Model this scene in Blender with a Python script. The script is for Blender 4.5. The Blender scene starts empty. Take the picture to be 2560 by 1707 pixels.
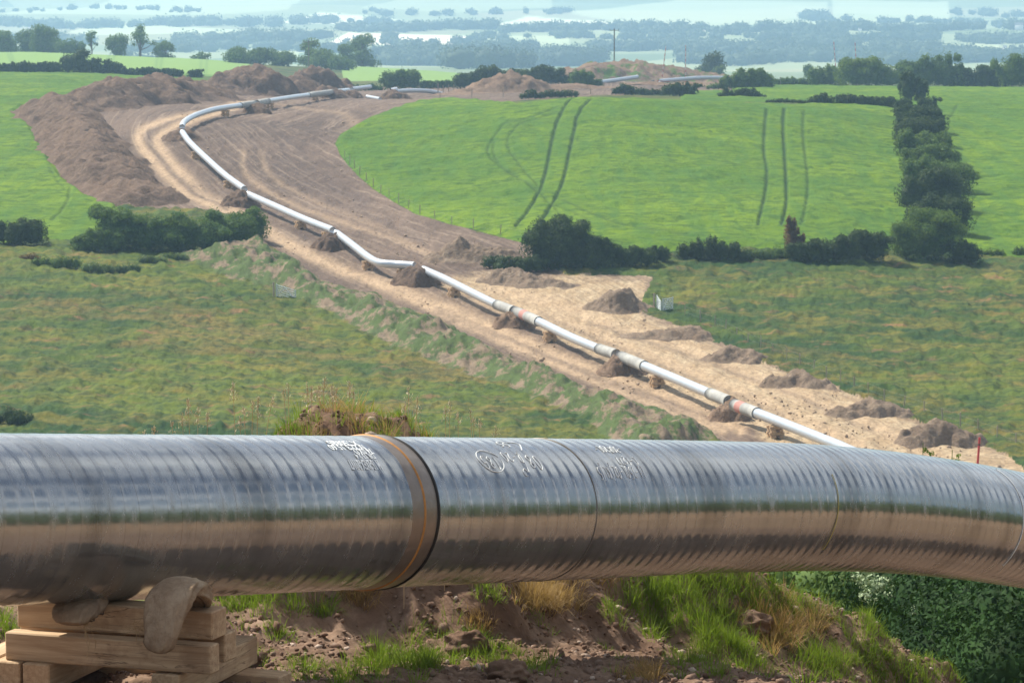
import bpy, math, random
import numpy as np
from mathutils import Vector

# ------------------------------------------------------------------ camera, light, sky
F = 9000.0            # focal length in photograph pixels (2560 wide)
CZ = 60.0             # camera height above the datum
TP = 1053.5 / F       # tangent of the camera pitch
PITCH = math.atan(TP)
sc = bpy.context.scene
col = sc.collection
cam_d = bpy.data.cameras.new("camera")
cam = bpy.data.objects.new("camera", cam_d)
col.objects.link(cam)
cam.location = (0, 0, CZ)
cam.rotation_euler = (math.pi / 2 - PITCH, 0, 0)
cam_d.sensor_width = 36.0
cam_d.lens = F / 2560 * 36
cam_d.clip_start = 0.5
cam_d.clip_end = 20000
cam_d.dof.use_dof = True
cam_d.dof.focus_distance = 19.5
cam_d.dof.aperture_fstop = 24
sc.camera = cam

SUN_AZ = math.radians(-48)     # from the view direction, negative = left
SUN_EL = math.radians(49)
world = bpy.data.worlds.new("World")
sc.world = world
world.use_nodes = True
nt = world.node_tree
bg = nt.nodes["Background"]
sky = nt.nodes.new("ShaderNodeTexSky")
sky.sky_type = 'NISHITA'
sky.sun_disc = False
sky.sun_elevation = SUN_EL
sky.sun_rotation = SUN_AZ
sky.air_density = 1.0
sky.dust_density = 1.2
tc = nt.nodes.new("ShaderNodeTexCoord")
mp = nt.nodes.new("ShaderNodeMapping")
mp.inputs['Scale'].default_value = (1.0, 1.0, 2.6)
cn = nt.nodes.new("ShaderNodeTexNoise")
cn.inputs['Scale'].default_value = 3.4
cn.inputs['Detail'].default_value = 7
cn.inputs['Roughness'].default_value = 0.6
cr = nt.nodes.new("ShaderNodeValToRGB")
cr.color_ramp.elements[0].position = 0.45
cr.color_ramp.elements[1].position = 0.60
cm = nt.nodes.new("ShaderNodeMix")
cm.data_type = 'RGBA'
cm.inputs['B'].default_value = (11.5, 11.8, 12.0, 1)
nt.links.new(tc.outputs['Generated'], mp.inputs['Vector'])
nt.links.new(mp.outputs['Vector'], cn.inputs['Vector'])
nt.links.new(cn.outputs['Fac'], cr.inputs['Fac'])
nt.links.new(cr.outputs['Color'], cm.inputs['Factor'])
nt.links.new(sky.outputs['Color'], cm.inputs['A'])
nt.links.new(cm.outputs['Result'], bg.inputs['Color'])
bg.inputs['Strength'].default_value = 0.075

sun_d = bpy.data.lights.new("sun", 'SUN')
sun_d.energy = 5.0
sun_d.angle = math.radians(0.6)
sun_d.color = (1.0, 0.93, 0.80)
sun = bpy.data.objects.new("sun", sun_d)
col.objects.link(sun)
sdir = Vector((math.sin(SUN_AZ) * math.cos(SUN_EL), math.cos(SUN_AZ) * math.cos(SUN_EL), math.sin(SUN_EL)))
sun.rotation_euler = sdir.to_track_quat('Z', 'Y').to_euler()
sun.location = (0, 0, CZ + 30)

sc.view_settings.view_transform = 'Standard'
sc.view_settings.look = 'None'
sc.view_settings.exposure = 0.66
sc.view_settings.gamma = 1
sc.render.engine = 'CYCLES'
sc.cycles.max_bounces = 6
sc.cycles.volume_bounces = 1

# ------------------------------------------------------------------ helpers
rng = np.random.default_rng(11)
random.seed(5)

def P(u, v, d):
    """point seen at photograph pixel (u, v), at distance y = d"""
    c, s = math.cos(PITCH), math.sin(PITCH)
    ry = F * c - (v - 853.5) * s
    rz = -F * s - (v - 853.5) * c
    k = d / ry
    return np.array([(u - 1280) * k, d, CZ + rz * k])

def lerp(a, b, t): return a + (b - a) * t
def sstep(a, b, x):
    t = np.clip((x - a) / (b - a), 0, 1)
    return t * t * (3 - 2 * t)

def vnoise2(x, y, seed=0):
    xi = np.floor(x).astype(np.int64); yi = np.floor(y).astype(np.int64)
    fx = x - xi; fy = y - yi
    fx = fx * fx * (3 - 2 * fx); fy = fy * fy * (3 - 2 * fy)
    def h(a, b):
        n = (a * 374761393 + b * 668265263 + seed * 974634777) & 0xffffffff
        n = ((n ^ (n >> 13)) * 1274126177) & 0xffffffff
        return ((n ^ (n >> 16)) & 0xffff) / 32767.5 - 1
    return lerp(lerp(h(xi, yi), h(xi + 1, yi), fx), lerp(h(xi, yi + 1), h(xi + 1, yi + 1), fx), fy)

def fbm(x, y, oct=4, seed=0, gain=.5):
    s = 0; a = 1
    for i in range(oct):
        s = s + a * vnoise2(x, y, seed + i * 7)
        x = x * 2.03 + 5.1; y = y * 2.03 + 9.7; a *= gain
    return s

def link(o, parent=None):
    col.objects.link(o)
    if parent: o.parent = parent
    return o

def tag(o, label=None, cat=None, group=None, kind=None):
    if label: o["label"] = label
    if cat: o["category"] = cat
    if group: o["group"] = group
    if kind: o["kind"] = kind
    return o

def empty(name, loc, label=None, cat=None, group=None, rz=0):
    o = bpy.data.objects.new(name, None)
    o.empty_display_size = .2
    o.location = tuple(float(c) for c in loc); o.rotation_euler = (0, 0, rz)
    col.objects.link(o)
    return tag(o, label, cat, group)

def mk(name, V, Fc, mat, parent=None, smooth=True, attrs=None, origin=None):
    V = np.asarray(V, dtype=np.float32); Fc = np.asarray(Fc, dtype=np.int32)
    if origin is not None: V = V - np.asarray(origin, dtype=np.float32)
    me = bpy.data.meshes.new(name)
    n, k = Fc.shape
    me.vertices.add(len(V)); me.vertices.foreach_set("co", V.ravel())
    me.loops.add(n * k); me.loops.foreach_set("vertex_index", Fc.ravel())
    me.polygons.add(n)
    me.polygons.foreach_set("loop_start", np.arange(0, n * k, k, dtype=np.int32))
    me.polygons.foreach_set("loop_total", np.full(n, k, dtype=np.int32))
    if smooth: me.polygons.foreach_set("use_smooth", np.ones(n, dtype=bool))
    me.update(calc_edges=True)
    if attrs:
        for an, arr in attrs.items():
            arr = np.asarray(arr, dtype=np.float32)
            if arr.ndim == 2:
                a = me.attributes.new(an, 'FLOAT_COLOR', 'POINT'); a.data.foreach_set("color", arr.ravel())
            else:
                a = me.attributes.new(an, 'FLOAT', 'POINT'); a.data.foreach_set("value", arr)
    me.materials.append(mat)
    o = bpy.data.objects.new(name, me)
    if origin is not None: o.location = tuple(float(c) for c in origin)
    return link(o, parent)

class MB:
    """collects quads / tris as quads"""
    def __init__(s): s.V = []; s.F = []; s.n = 0
    def add(s, V, Fc):
        Fc = np.asarray(Fc)
        if Fc.shape[1] == 3: Fc = np.concatenate([Fc, Fc[:, 2:3]], 1)
        s.V.append(np.asarray(V, dtype=np.float64)); s.F.append(Fc + s.n); s.n += len(V)
    def box(s, c, size, ax=(1, 0), bevel=0.0, up=None):
        """box centred at c; local x along the horizontal direction ax"""
        ax = np.array(ax, float); ax /= np.linalg.norm(ax)
        X = np.array([ax[0], ax[1], 0]); Y = np.array([-ax[1], ax[0], 0]); Z = np.array([0, 0, 1.])
        hx, hy, hz = [q / 2 for q in size]; b = bevel
        if b <= 0:
            L = [(sx * hx, sy * hy, sz * hz) for sz in (-1, 1) for sy in (-1, 1) for sx in (-1, 1)]
            Fq = [(0, 2, 3, 1), (4, 5, 7, 6), (0, 1, 5, 4), (2, 6, 7, 3), (0, 4, 6, 2), (1, 3, 7, 5)]
        else:
            L = []; idx = {}
            for sz in (-1, 1):
                for sy in (-1, 1):
                    for sx in (-1, 1):
                        for k in range(3):
                            q = [sx * (hx - (b if k != 0 else 0)), sy * (hy - (b if k != 1 else 0)), sz * (hz - (b if k != 2 else 0))]
                            idx[(sx, sy, sz, k)] = len(L); L.append(q)
            Fq = []
            for k in range(3):
                o1, o2 = [i for i in range(3) if i != k]
                for sg in (-1, 1):
                    cyc = []
                    for a_, b_ in ((-1, -1), (1, -1), (1, 1), (-1, 1)):
                        t = [0, 0, 0]; t[k] = sg; t[o1] = a_; t[o2] = b_
                        cyc.append(idx[(t[0], t[1], t[2], k)])
                    Fq.append(cyc if sg * (1 if k != 1 else -1) > 0 else cyc[::-1])
            for k in range(3):   # edges parallel to axis k
                o1, o2 = [i for i in range(3) if i != k]
                for a_ in (-1, 1):
                    for b_ in (-1, 1):
                        t0 = [0, 0, 0]; t1 = [0, 0, 0]; t0[k] = -1; t1[k] = 1
                        t0[o1] = t1[o1] = a_; t0[o2] = t1[o2] = b_
                        q = [idx[(*t0, o1)], idx[(*t1, o1)], idx[(*t1, o2)], idx[(*t0, o2)]]
                        if a_ * b_ * (1 if k != 1 else -1) > 0: q = q[::-1]
                        Fq.append(q)
            for sx in (-1, 1):
                for sy in (-1, 1):
                    for sz in (-1, 1):
                        q = [idx[(sx, sy, sz, 0)], idx[(sx, sy, sz, 1)], idx[(sx, sy, sz, 2)]]
                        if sx * sy * sz < 0: q = q[::-1]
                        Fq.append(q + [q[2]])
        L = np.array(L)
        s.add(np.array(c) + L[:, :1] * X + L[:, 1:2] * Y + L[:, 2:] * Z, np.array(Fq))
    def tube(s, pts, rad, seg=10, cap=True):
        pts = np.asarray(pts, float); n = len(pts)
        rad = np.full(n, rad) if np.isscalar(rad) else np.asarray(rad)
        T = np.gradient(pts, axis=0) if n > 2 else np.repeat((pts[1:] - pts[:1]), n, 0)
        T /= np.linalg.norm(T, axis=1)[:, None] + 1e-9
        ref = np.array([0, 0, 1.]) if abs(T[0][2]) < .9 else np.array([1., 0, 0])
        A = np.cross(T, ref); A /= np.linalg.norm(A, axis=1)[:, None]; B = np.cross(A, T)
        th = np.linspace(0, 2 * np.pi, seg, endpoint=False)
        V = pts[:, None, :] + rad[:, None, None] * (np.cos(th)[None, :, None] * A[:, None, :] + np.sin(th)[None, :, None] * B[:, None, :])
        V = V.reshape(-1, 3)
        i, j = np.meshgrid(np.arange(n - 1), np.arange(seg), indexing='ij')
        a = i * seg + j; b = i * seg + (j + 1) % seg
        Fq = np.stack([a, a + seg, b + seg, b], -1).reshape(-1, 4)
        if cap:
            V = np.concatenate([V, pts[:1], pts[-1:]]); c0 = n * seg; c1 = c0 + 1
            j = np.arange(seg)
            Fq = np.concatenate([Fq, np.stack([(j + 1) % seg, j, np.full(seg, c0), np.full(seg, c0)], 1)[:, [0, 1, 2, 3]],
                                 np.stack([(n - 1) * seg + j, (n - 1) * seg + (j + 1) % seg, np.full(seg, c1), np.full(seg, c1)], 1)])
        s.add(V, Fq)
    def build(s, name, mat, parent=None, smooth=False, origin=None):
        V = np.concatenate(s.V); Fq = np.concatenate(s.F)
        # drop doubled last index of degenerate quads by making them tris
        deg = Fq[:, 2] == Fq[:, 3]
        if deg.any():
            faces = [tuple(f[:3]) if d_ else tuple(f) for f, d_ in zip(Fq.tolist(), deg)]
            me = bpy.data.meshes.new(name)
            if origin is not None: V = V - np.asarray(origin)
            me.from_pydata(V.tolist(), [], faces); me.update()
            if smooth: me.polygons.foreach_set("use_smooth", [True] * len(faces))
            me.materials.append(mat)
            o = bpy.data.objects.new(name, me)
            if origin is not None: o.location = tuple(float(c) for c in origin)
            return link(o, parent)
        return mk(name, V, Fq, mat, parent, smooth, origin=origin)

# ------------------------------------------------------------------ materials
def new_mat(name):
    m = bpy.data.materials.new(name); m.use_nodes = True
    n = m.node_tree; b = n.nodes["Principled BSDF"]
    b.inputs['Specular IOR Level'].default_value = 0.25
    return m, n, b

class NG:
    def __init__(s, tree): s.t = tree
    def nd(s, typ, **kw):
        n = s.t.nodes.new(typ)
        for k, v in kw.items():
            setattr(n, k, v)
        return n
    def val(s, sock, v):
        if isinstance(v, (int, float)): sock.default_value = v
        elif isinstance(v, tuple): sock.default_value = v if len(v) != 3 or sock.type == 'VECTOR' else (*v, 1)
        else: s.t.links.new(v, sock)
    def math(s, op, a, b=0.0, c=None, clamp=False):
        n = s.nd("ShaderNodeMath", operation=op); n.use_clamp = clamp
        s.val(n.inputs[0], a); s.val(n.inputs[1], b)
        if c is not None: s.val(n.inputs[2], c)
        return n.outputs[0]
    def mix(s, fac, a, b, blend='MIX'):
        n = s.nd("ShaderNodeMix", data_type='RGBA', blend_type=blend)
        s.val(n.inputs['Factor'], fac); s.val(n.inputs['A'], a); s.val(n.inputs['B'], b)
        return n.outputs['Result']
    def noise(s, vec, scale, detail=4, rough=.55, out='Fac', dist=0):
        n = s.nd("ShaderNodeTexNoise")
        n.inputs['Scale'].default_value = scale; n.inputs['Detail'].default_value = detail
        n.inputs['Roughness'].default_value = rough; n.inputs['Distortion'].default_value = dist
        s.t.links.new(vec, n.inputs['Vector']); return n.outputs[out]
    def map(s, vec, scale=(1, 1, 1), rot=(0, 0, 0), loc=(0, 0, 0)):
        n = s.nd("ShaderNodeMapping"); n.inputs['Scale'].default_value = scale
        n.inputs['Rotation'].default_value = rot; n.inputs['Location'].default_value = loc
        s.t.links.new(vec, n.inputs['Vector']); return n.outputs[0]
    def step(s, x, lo, hi):
        n = s.nd("ShaderNodeMapRange"); n.interpolation_type = 'SMOOTHSTEP'
        s.val(n.inputs['Value'], x); n.inputs['From Min'].default_value = lo; n.inputs['From Max'].default_value = hi
        return n.outputs['Result']
    def attr(s, name, out='Fac'):
        n = s.nd("ShaderNodeAttribute", attribute_name=name); return n.outputs[out]
    def pos(s): return s.nd("ShaderNodeNewGeometry").outputs['Position']
    def obj(s): return s.nd("ShaderNodeTexCoord").outputs['Object']
    def bump(s, h, strength=.5, dist=.1, normal=None):
        n = s.nd("ShaderNodeBump"); n.inputs['Strength'].default_value = strength; n.inputs['Distance'].default_value = dist
        s.val(n.inputs['Height'], h)
        if normal is not None: s.t.links.new(normal, n.inputs['Normal'])
        return n.outputs['Normal']
    def rnd(s): return s.nd("ShaderNodeObjectInfo").outputs['Random']

def plain(name, c, rough=.6, metal=0.0, var=.25, scale=8, bump=0.0):
    m, t, b = new_mat(name); g = NG(t)
    p = g.obj(); n = g.noise(p, scale, 5)
    d = tuple(x * (1 - var) for x in c); l = tuple(min(1, x * (1 + var)) for x in c)
    g.val(b.inputs['Base Color'], g.mix(n, d, l))
    b.inputs['Roughness'].default_value = rough; b.inputs['Metallic'].default_value = metal
    if bump: t.links.new(g.bump(n, bump, .02), b.inputs['Normal'])
    return m

def leaf_mat(name, c, c2, scale=.6, trans=.35, fine=7.0, spec=.12):
    m, t, b = new_mat(name); g = NG(t)
    p = g.pos()
    n = g.noise(p, scale, 3); n2 = g.noise(p, fine, 2)
    a = g.mix(g.step(n, .35, .65), c, c2)
    a = g.mix(g.step(n2, .3, .7), g.mix(.45, a, (0.0, 0.0, 0.0)), a)
    a = g.mix(g.math('MULTIPLY', g.rnd(), .35), a, (c2[0] * 1.3, c2[1] * 1.1, c2[2]))
    g.val(b.inputs['Base Color'], a); b.inputs['Roughness'].default_value = .7; b.inputs['Specular IOR Level'].default_value = spec
    tr = g.nd("ShaderNodeBsdfTranslucent"); g.val(tr.inputs['Color'], g.mix(.5, a, (c2[0] * 1.8, c2[1] * 1.6, c2[2] * .6)))
    mx = g.nd("ShaderNodeMixShader"); mx.inputs[0].default_value = trans
    t.links.new(b.outputs[0], mx.inputs[1]); t.links.new(tr.outputs[0], mx.inputs[2])
    t.links.new(mx.outputs[0], t.nodes["Material Output"].inputs['Surface'])
    return m

def soil_mat(name, c1, c2, c3, scale=1.0, bump=.6, bd=.15, green=0.0):
    m, t, b = new_mat(name); g = NG(t)
    p = g.pos()
    n1 = g.noise(p, .35 * scale, 4); n2 = g.noise(p, 2.2 * scale, 6, .65); n3 = g.noise(p, 9 * scale, 4, .7)
    a = g.mix(g.step(n1, .35, .65), c1, c2)
    a = g.mix(g.step(n2, .42, .72), a, c3)
    a = g.mix(g.step(n3, .35, .75), g.mix(.35, a, (0.02, .012, .008)), a)
    if green:
        n4 = g.noise(p, .8 * scale, 5, .65)
        a = g.mix(g.math('MULTIPLY', g.step(n4, .5, .62), green), a, (0.07, .13, .025))
    g.val(b.inputs['Base Color'], a); b.inputs['Roughness'].default_value = .95
    b.inputs['Specular IOR Level'].default_value = .1
    h = g.math('ADD', n2, g.math('MULTIPLY', n3, .5))
    t.links.new(g.bump(h, bump, bd), b.inputs['Normal'])
    return m

# ------------------------------------------------------------------ the land: one height function
# knots are (distance, photograph row) for the far slope, or (distance, None, z relative to the camera)
NEARK = [(30, -7.0), (38, -9.5), (60, -15.5), (120, -28), (180, -35), (230, -37.8)]
FARK = [(1300, -57.5), (1900, -86), (2800, -112), (3600, -125), (4500, -128), (5600, -127), (7000, -112), (8500, -60), (10500, 20), (12500, 60)]
PROF = {
 -1500: [(262, 1080), (300, 905), (335, 750), (360, 640), (385, 570), (430, 480), (480, 390), (540, 310), (600, 260), (660, 225), (720, 200), (800, 183), (900, 165), (1000, 148), (1100, 134), (1160, 128)],
 100:  [(262, 1080), (300, 905), (335, 750), (360, 640), (385, 570), (430, 470), (480, 375), (540, 292), (600, 242), (660, 214), (720, 197), (800, 182), (900, 168), (1000, 150), (1100, 134), (1160, 128)],
 450:  [(262, 1080), (300, 905), (335, 755), (360, 650), (385, 570), (430, 470), (455, 400), (480, 335), (500, 298), (540, 270), (600, 246), (660, 228), (720, 212), (800, 193), (900, 178), (1000, 164), (1100, 150), (1160, 143)],
 850:  [(262, 1095), (300, 920), (325, 820), (355, 690), (385, 590), (430, 482), (470, 385), (500, 328), (540, 287), (600, 260), (660, 247), (720, 240), (780, 234), (850, 222), (1000, 203), (1100, 180), (1250, 163)],
 1500: [(262, 1100), (300, 930), (330, 800), (355, 685), (368, 622), (400, 520), (430, 440), (465, 350), (490, 292), (505, 264), (520, 248), (545, 249), (600, 246), (700, 228), (800, 207), (900, 195), (1060, 215)],
 2000: [(262, 1110), (300, 935), (330, 805), (355, 690), (370, 630), (400, 530), (430, 455), (465, 372), (490, 315), (510, 285), (530, 271), (560, 262), (620, 246), (720, 224), (820, 214), (1000, 235)],
 2450: [(262, 1130), (300, 950), (330, 815), (360, 690), (375, 645), (400, 570), (430, 492), (470, 402), (510, 337), (550, 292), (600, 258), (650, 238), (690, 227), (730, 222), (820, 222), (1000, 235)],
 4000: [(262, 1130), (300, 950), (330, 815), (360, 690), (375, 645), (400, 570), (430, 492), (470, 402), (510, 337), (550, 292), (600, 258), (650, 238), (690, 227), (730, 222), (820, 222), (1000, 235)],
}
LY = np.linspace(math.log(26), math.log(12600), 3200)
def _profile(kn):
    ds = [k[0] for k in NEARK]; zs = [k[1] for k in NEARK]
    for d, v in kn: ds.append(d); zs.append(P(1280, v, d)[2] - CZ)
    for d, z in FARK:
        if d > ds[-1] * 1.08: ds.append(d); zs.append(z)
    l = np.log(ds); y = np.interp(LY, l, zs)
    k = np.exp(-np.linspace(-2.5, 2.5, 61) ** 2 / 1.1); k /= k.sum()
    yp = np.pad(y, 30, mode='edge')
    return np.convolve(yp, k, 'valid')
_US = sorted(PROF); _PT = np.array([_profile(PROF[u]) for u in _US])
_UG = np.arange(-1500, 4001, 25.0)
_TAB = np.zeros((len(_UG), len(LY)))
for i, u in enumerate(_UG):
    k = min(max(np.searchsorted(_US, u) - 1, 0), len(_US) - 2)
    t = (u - _US[k]) / (_US[k + 1] - _US[k]); t = min(max(t, 0), 1)
    _TAB[i] = lerp(_PT[k], _PT[k + 1], t * t * (3 - 2 * t) * .5 + t * .5)

def H0(x, y):
    x = np.asarray(x, float); y = np.maximum(np.asarray(y, float), 26.1)
    ub = np.clip(1280 + F * x / y, -1499, 3999)
    fi = (ub + 1500) / 25.0; i = np.clip(fi.astype(int), 0, len(_UG) - 2); fi = fi - i
    fj = (np.log(y) - LY[0]) / (LY[1] - LY[0]); j = np.clip(fj.astype(int), 0, len(LY) - 2); fj = np.clip(fj - j, 0, 1)
    a = lerp(_TAB[i, j], _TAB[i, j + 1], fj); b = lerp(_TAB[i + 1, j], _TAB[i + 1, j + 1], fj)
    z = lerp(a, b, fi) + CZ
    far = sstep(1500, 3000, y)
    z = z + far * 8.0 * fbm(x / 700, y / 560, 3, 3)
    z = z + sstep(300, 330, y) * .12 * fbm(x / 9, y / 9, 2, 8)
    return z

# plan coordinates used to draw region edges: (bearing in px, 3000 ln(y/262))
def Q(y): return 3000 * np.log(np.asarray(y) / 262.0)
_DR = np.exp(np.linspace(math.log(235), math.log(12000), 9800))
def cast(u, v, off=0.0, dmin=235.0):
    """first place where the sight line through (u, v) comes down to the land (+off)"""
    k = P(u, v, 1.0); D = _DR[_DR >= dmin]
    x = k[0] * D; z = CZ + (k[2] - CZ) * D
    hit = z <= H0(x, D) + off
    i = int(np.argmax(hit)) if hit.any() else len(D) - 1
    d = D[i]
    if hit.any() and i > 0:
        e0 = (z[i - 1] - H0(x[i - 1], D[i - 1]) - off); e1 = (z[i] - H0(x[i], D[i]) - off)
        d = lerp(D[i - 1], D[i], float(e0 / (e0 - e1 + 1e-9)))
    return P(u, v, d)
def plan(pts):
    out = []
    for p in pts:
        w = cast(p[0], p[1]) if len(p) == 2 else np.array([(p[0] - 1280) / F * p[2], p[2], 0])
        out.append((1280 + F * w[0] / w[1], float(Q(w[1]))))
    return np.array(out)
def sdist(U, W, poly, closed=True):
    """signed distance (inside positive) in plan coordinates; W is squashed to look like the picture rows"""
    K = 0.42
    d2 = np.full(U.shape, 1e12, dtype=np.float32); inside = np.zeros(U.shape, bool)
    n = len(poly)
    for i in range(n if closed else n - 1):
        ax, ay = poly[i]; bx, by = poly[(i + 1) % n]
        px = U - ax; py = (W - ay) * K; ex = bx - ax; ey = (by - ay) * K
        t = np.clip((px * ex + py * ey) / (ex * ex + ey * ey + 1e-9), 0, 1)
        d2 = np.minimum(d2, (px - t * ex) ** 2 + (py - t * ey) ** 2)
        if closed and ay != by:
            c = ((ay > W) != (by > W)) & (U < (bx - ax) * (W - ay) / (by - ay) + ax)
            inside ^= c
    d = np.sqrt(d2)
    return np.where(inside, d, -d) if closed else d

TRACK = [(4700, 0, 172), (2760, 1230, 235), (2620, 1170, 243), (2521, 1139), (2456, 1112), (2307, 1059), (2272, 1044), (2161, 998), (2085, 967), (1958, 927), (1901, 906), (1767, 845),
         (1703, 814), (1640, 795), (1604, 783), (1608, 750), (1634, 692), (1416, 688), (1343, 660), (1330, 614), (1252, 593), (1118, 559), (1041, 536),
         (984, 505), (930, 470), (888, 432), (850, 387), (838, 360), (850, 337), (888, 314), (965, 279), (1041, 256), (1133, 247),
         (1200, 240, 560), (1500, 240, 640), (1830, 240, 690), (1830, 230, 800), (1400, 200, 860), (700, 200, 860), (300, 200, 640), (150, 200, 560), (60, 270), (38, 283), (76, 314), (103, 363),
         (153, 440), (214, 486), (283, 513), (400, 522), (497, 524), (574, 536), (650, 560), (658, 607), (727, 646), (804, 703), (861, 722), (946, 742), (1034, 780), (1099, 799), (1137, 825), (1194, 856),
         (1271, 894), (1347, 933), (1500, 982), (1596, 1013), (1750, 1063), (1790, 1095), (1850, 1140, 250), (1960, 1200, 235), (3250, 0, 172)]
BANK = [(440, 645), (470, 628), (536, 619), (585, 607), (640, 600), (727, 646), (804, 703), (861, 722), (946, 742), (1034, 780), (1099, 799), (1137, 825), (1194, 856),
        (1271, 894), (1347, 933), (1500, 982), (1596, 1013), (1750, 1063), (1790, 1095), (1600, 1140, 245), (1508, 1090), (1478, 1059), (1347, 1002), (1233, 955), (1118, 920), (1003, 878), (880, 812), (781, 772), (700, 720), (597, 703), (500, 670)]
FIELD_R = [(1330, 614), (1252, 593), (1118, 559), (1041, 536), (984, 505), (930, 470), (888, 432), (850, 387), (838, 360), (850, 337), (888, 314), (965, 279), (1041, 256), (1133, 247),
           (1300, 240, 535), (1500, 240, 540), (1900, 240, 545), (2040, 240, 560), (2230, 240, 600), (2280, 240, 760), (4200, 240, 800), (4200, 660, 370), (2560, 645), (2450, 640), (2300, 628), (2050, 625), (1850, 622), (1700, 628), (1600, 640), (1440, 640)]
FIELD_L = [(-1600, 200, 830), (480, 200, 830), (600, 200, 690), (300, 200, 640), (150, 200, 560), (60, 270), (38, 283), (76, 314), (103, 363), (153, 440), (214, 486), (290, 513), (300, 540), (240, 590), (200, 600), (0, 608), (-400, 600), (-1600, 600)]
FIELD_UL = [(-1600, 180, 830), (480, 180, 830), (640, 180, 870), (620, 140, 1190), (-1600, 140, 1170)]
FIELD_UM = [(860, 200, 1000), (1300, 200, 980), (1260, 160, 1250), (850, 160, 1270)]
FIELD_G = [(1700, 240, 575), (2330, 240, 575), (2400, 225, 800), (1830, 225, 800), (1830, 225, 690), (1700, 225, 690)]
TAN = [(1183, 684), (1416, 688), (1634, 692), (1615, 730), (1604, 783), (1767, 845), (1901, 906), (2085, 967), (2272, 1044), (2521, 1139), (2760, 1200, 238), (4650, 0, 172), (3500, 0, 172), (2080, 1200, 238), (1850, 1050), (1600, 950), (1400, 850), (1230, 770), (1100, 720), (1120, 695)]

# grid: bearing columns x distance rows
ub = np.concatenate([np.arange(-2900, -300, 40), np.arange(-300, 2860, 3.4), np.arange(2860, 5500, 40)])
yy = np.concatenate([np.exp(np.arange(math.log(33), math.log(238), .012)), np.exp(np.arange(math.log(238.5), math.log(1300), .0022)), np.exp(np.arange(math.log(1303), math.log(12400), .006))])
UB, YY = np.meshgrid(ub, yy, indexing='ij')
XX = (UB - 1280) / F * YY
WW = Q(YY)
def R32(p): return sdist(UB.astype(np.float32), WW.astype(np.float32), plan(p))
sd_track = R32(TRACK); sd_bank = R32(BANK); sd_fr = R32(FIELD_R); sd_fl = R32(FIELD_L); sd_ul = R32(FIELD_UL); sd_um = R32(FIELD_UM); sd_g = R32(FIELD_G); sd_tan = R32(TAN)
sd_field = np.maximum.reduce([sd_fr, sd_fl, sd_ul, sd_um, sd_g])
pale = sstep(780, 900, YY)

def lines(ls, width):
    m = np.zeros(UB.shape, np.float32)
    for l, w in ls:
        p = plan(l)
        # resample with a Catmull-Rom spline so the wheel marks run smoothly
        q = []
        for i in range(len(p) - 1):
            p0 = p[max(i - 1, 0)]; p1 = p[i]; p2 = p[i + 1]; p3 = p[min(i + 2, len(p) - 1)]
            for t in np.linspace(0, 1, 6, endpoint=False):
                q.append(.5 * ((2 * p1) + (-p0 + p2) * t + (2 * p0 - 5 * p1 + 4 * p2 - p3) * t * t + (-p0 + 3 * p1 - 3 * p2 + p3) * t ** 3))
        q.append(p[-1]); q = np.array(q)
        lo = q.min(0) - 60; hi = q.max(0) + 60
        sel = (UB > lo[0]) & (UB < hi[0]) & (WW > lo[1] - 80) & (WW < hi[1] + 80)
        dd = sdist(UB[sel].astype(np.float32), WW[sel].astype(np.float32), q, False)
        wv = width * w[1] if isinstance(w, tuple) else width
        st = w[0] if isinstance(w, tuple) else w
        m[sel] = np.maximum(m[sel], st * np.exp(-(dd / wv) ** 2))
    return m
D_ = 1.0885
def dl(pts): return [(a * D_, b * D_) for a, b in pts]
TRAM = [
 (dl([(1318, 232), (1290, 262), (1275, 300), (1262, 360), (1248, 420), (1225, 470), (1185, 525)]), 1.0),
 (dl([(1358, 235), (1330, 265), (1318, 310), (1305, 370), (1290, 430), (1262, 485), (1225, 545)]), 1.0),
 (dl([(1300, 245), (1250, 262), (1200, 282), (1160, 290), (1135, 320), (1120, 350), (1140, 380), (1200, 420), (1240, 440)]), .5),
 (dl([(1290, 258), (1240, 275), (1195, 290), (1168, 320), (1170, 350), (1195, 385), (1245, 440)]), .45),
 (dl([(1135, 330), (1133, 355), (1150, 385), (1185, 410), (1230, 442), (1262, 470), (1290, 500)]), .45),
 (dl([(1275, 458), (1330, 482), (1400, 510), (1480, 530), (1580, 545)]), .5),
 (dl([(1262, 470), (1320, 495), (1360, 515)]), .35),
 (dl([(1762, 255), (1757, 300), (1755, 350), (1762, 400), (1757, 455), (1742, 520)]), .85),
 (dl([(1802, 255), (1799, 290), (1802, 350), (1806, 420), (1806, 475), (1795, 520)]), 1.0),
 (dl([(1848, 258), (1845, 300), (1850, 360), (1856, 420), (1852, 475), (1840, 520)]), .55),
 (dl([(2200, 245), (2190, 262), (2178, 280)]), .4),
 (dl([(160, 440), (155, 470), (135, 495), (120, 510)]), .5), (dl([(105, 290), (108, 340), (120, 400), (150, 440)]), .3),
 ([(40, 0, 800), (20, 0, 1165)], .4), ([(48, 0, 800), (28, 0, 1165)], .4), ([(275, 0, 820), (290, 0, 1165)], .4), ([(262, 0, 820), (277, 0, 1165)], .4),
 ([(388, 0, 820), (396, 0, 1165)], .4), ([(400, 0, 820), (408, 0, 1165)], .4), ([(500, 0, 820), (506, 0, 1165)], .35), ([(514, 0, 820), (520, 0, 1165)], .35),
 ([(150, 0, 820), (165, 0, 1165)], .3), ([(160, 0, 820), (175, 0, 1165)], .3),
]
tram = lines(TRAM, 3.6) * (sd_field > 0)
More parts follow.
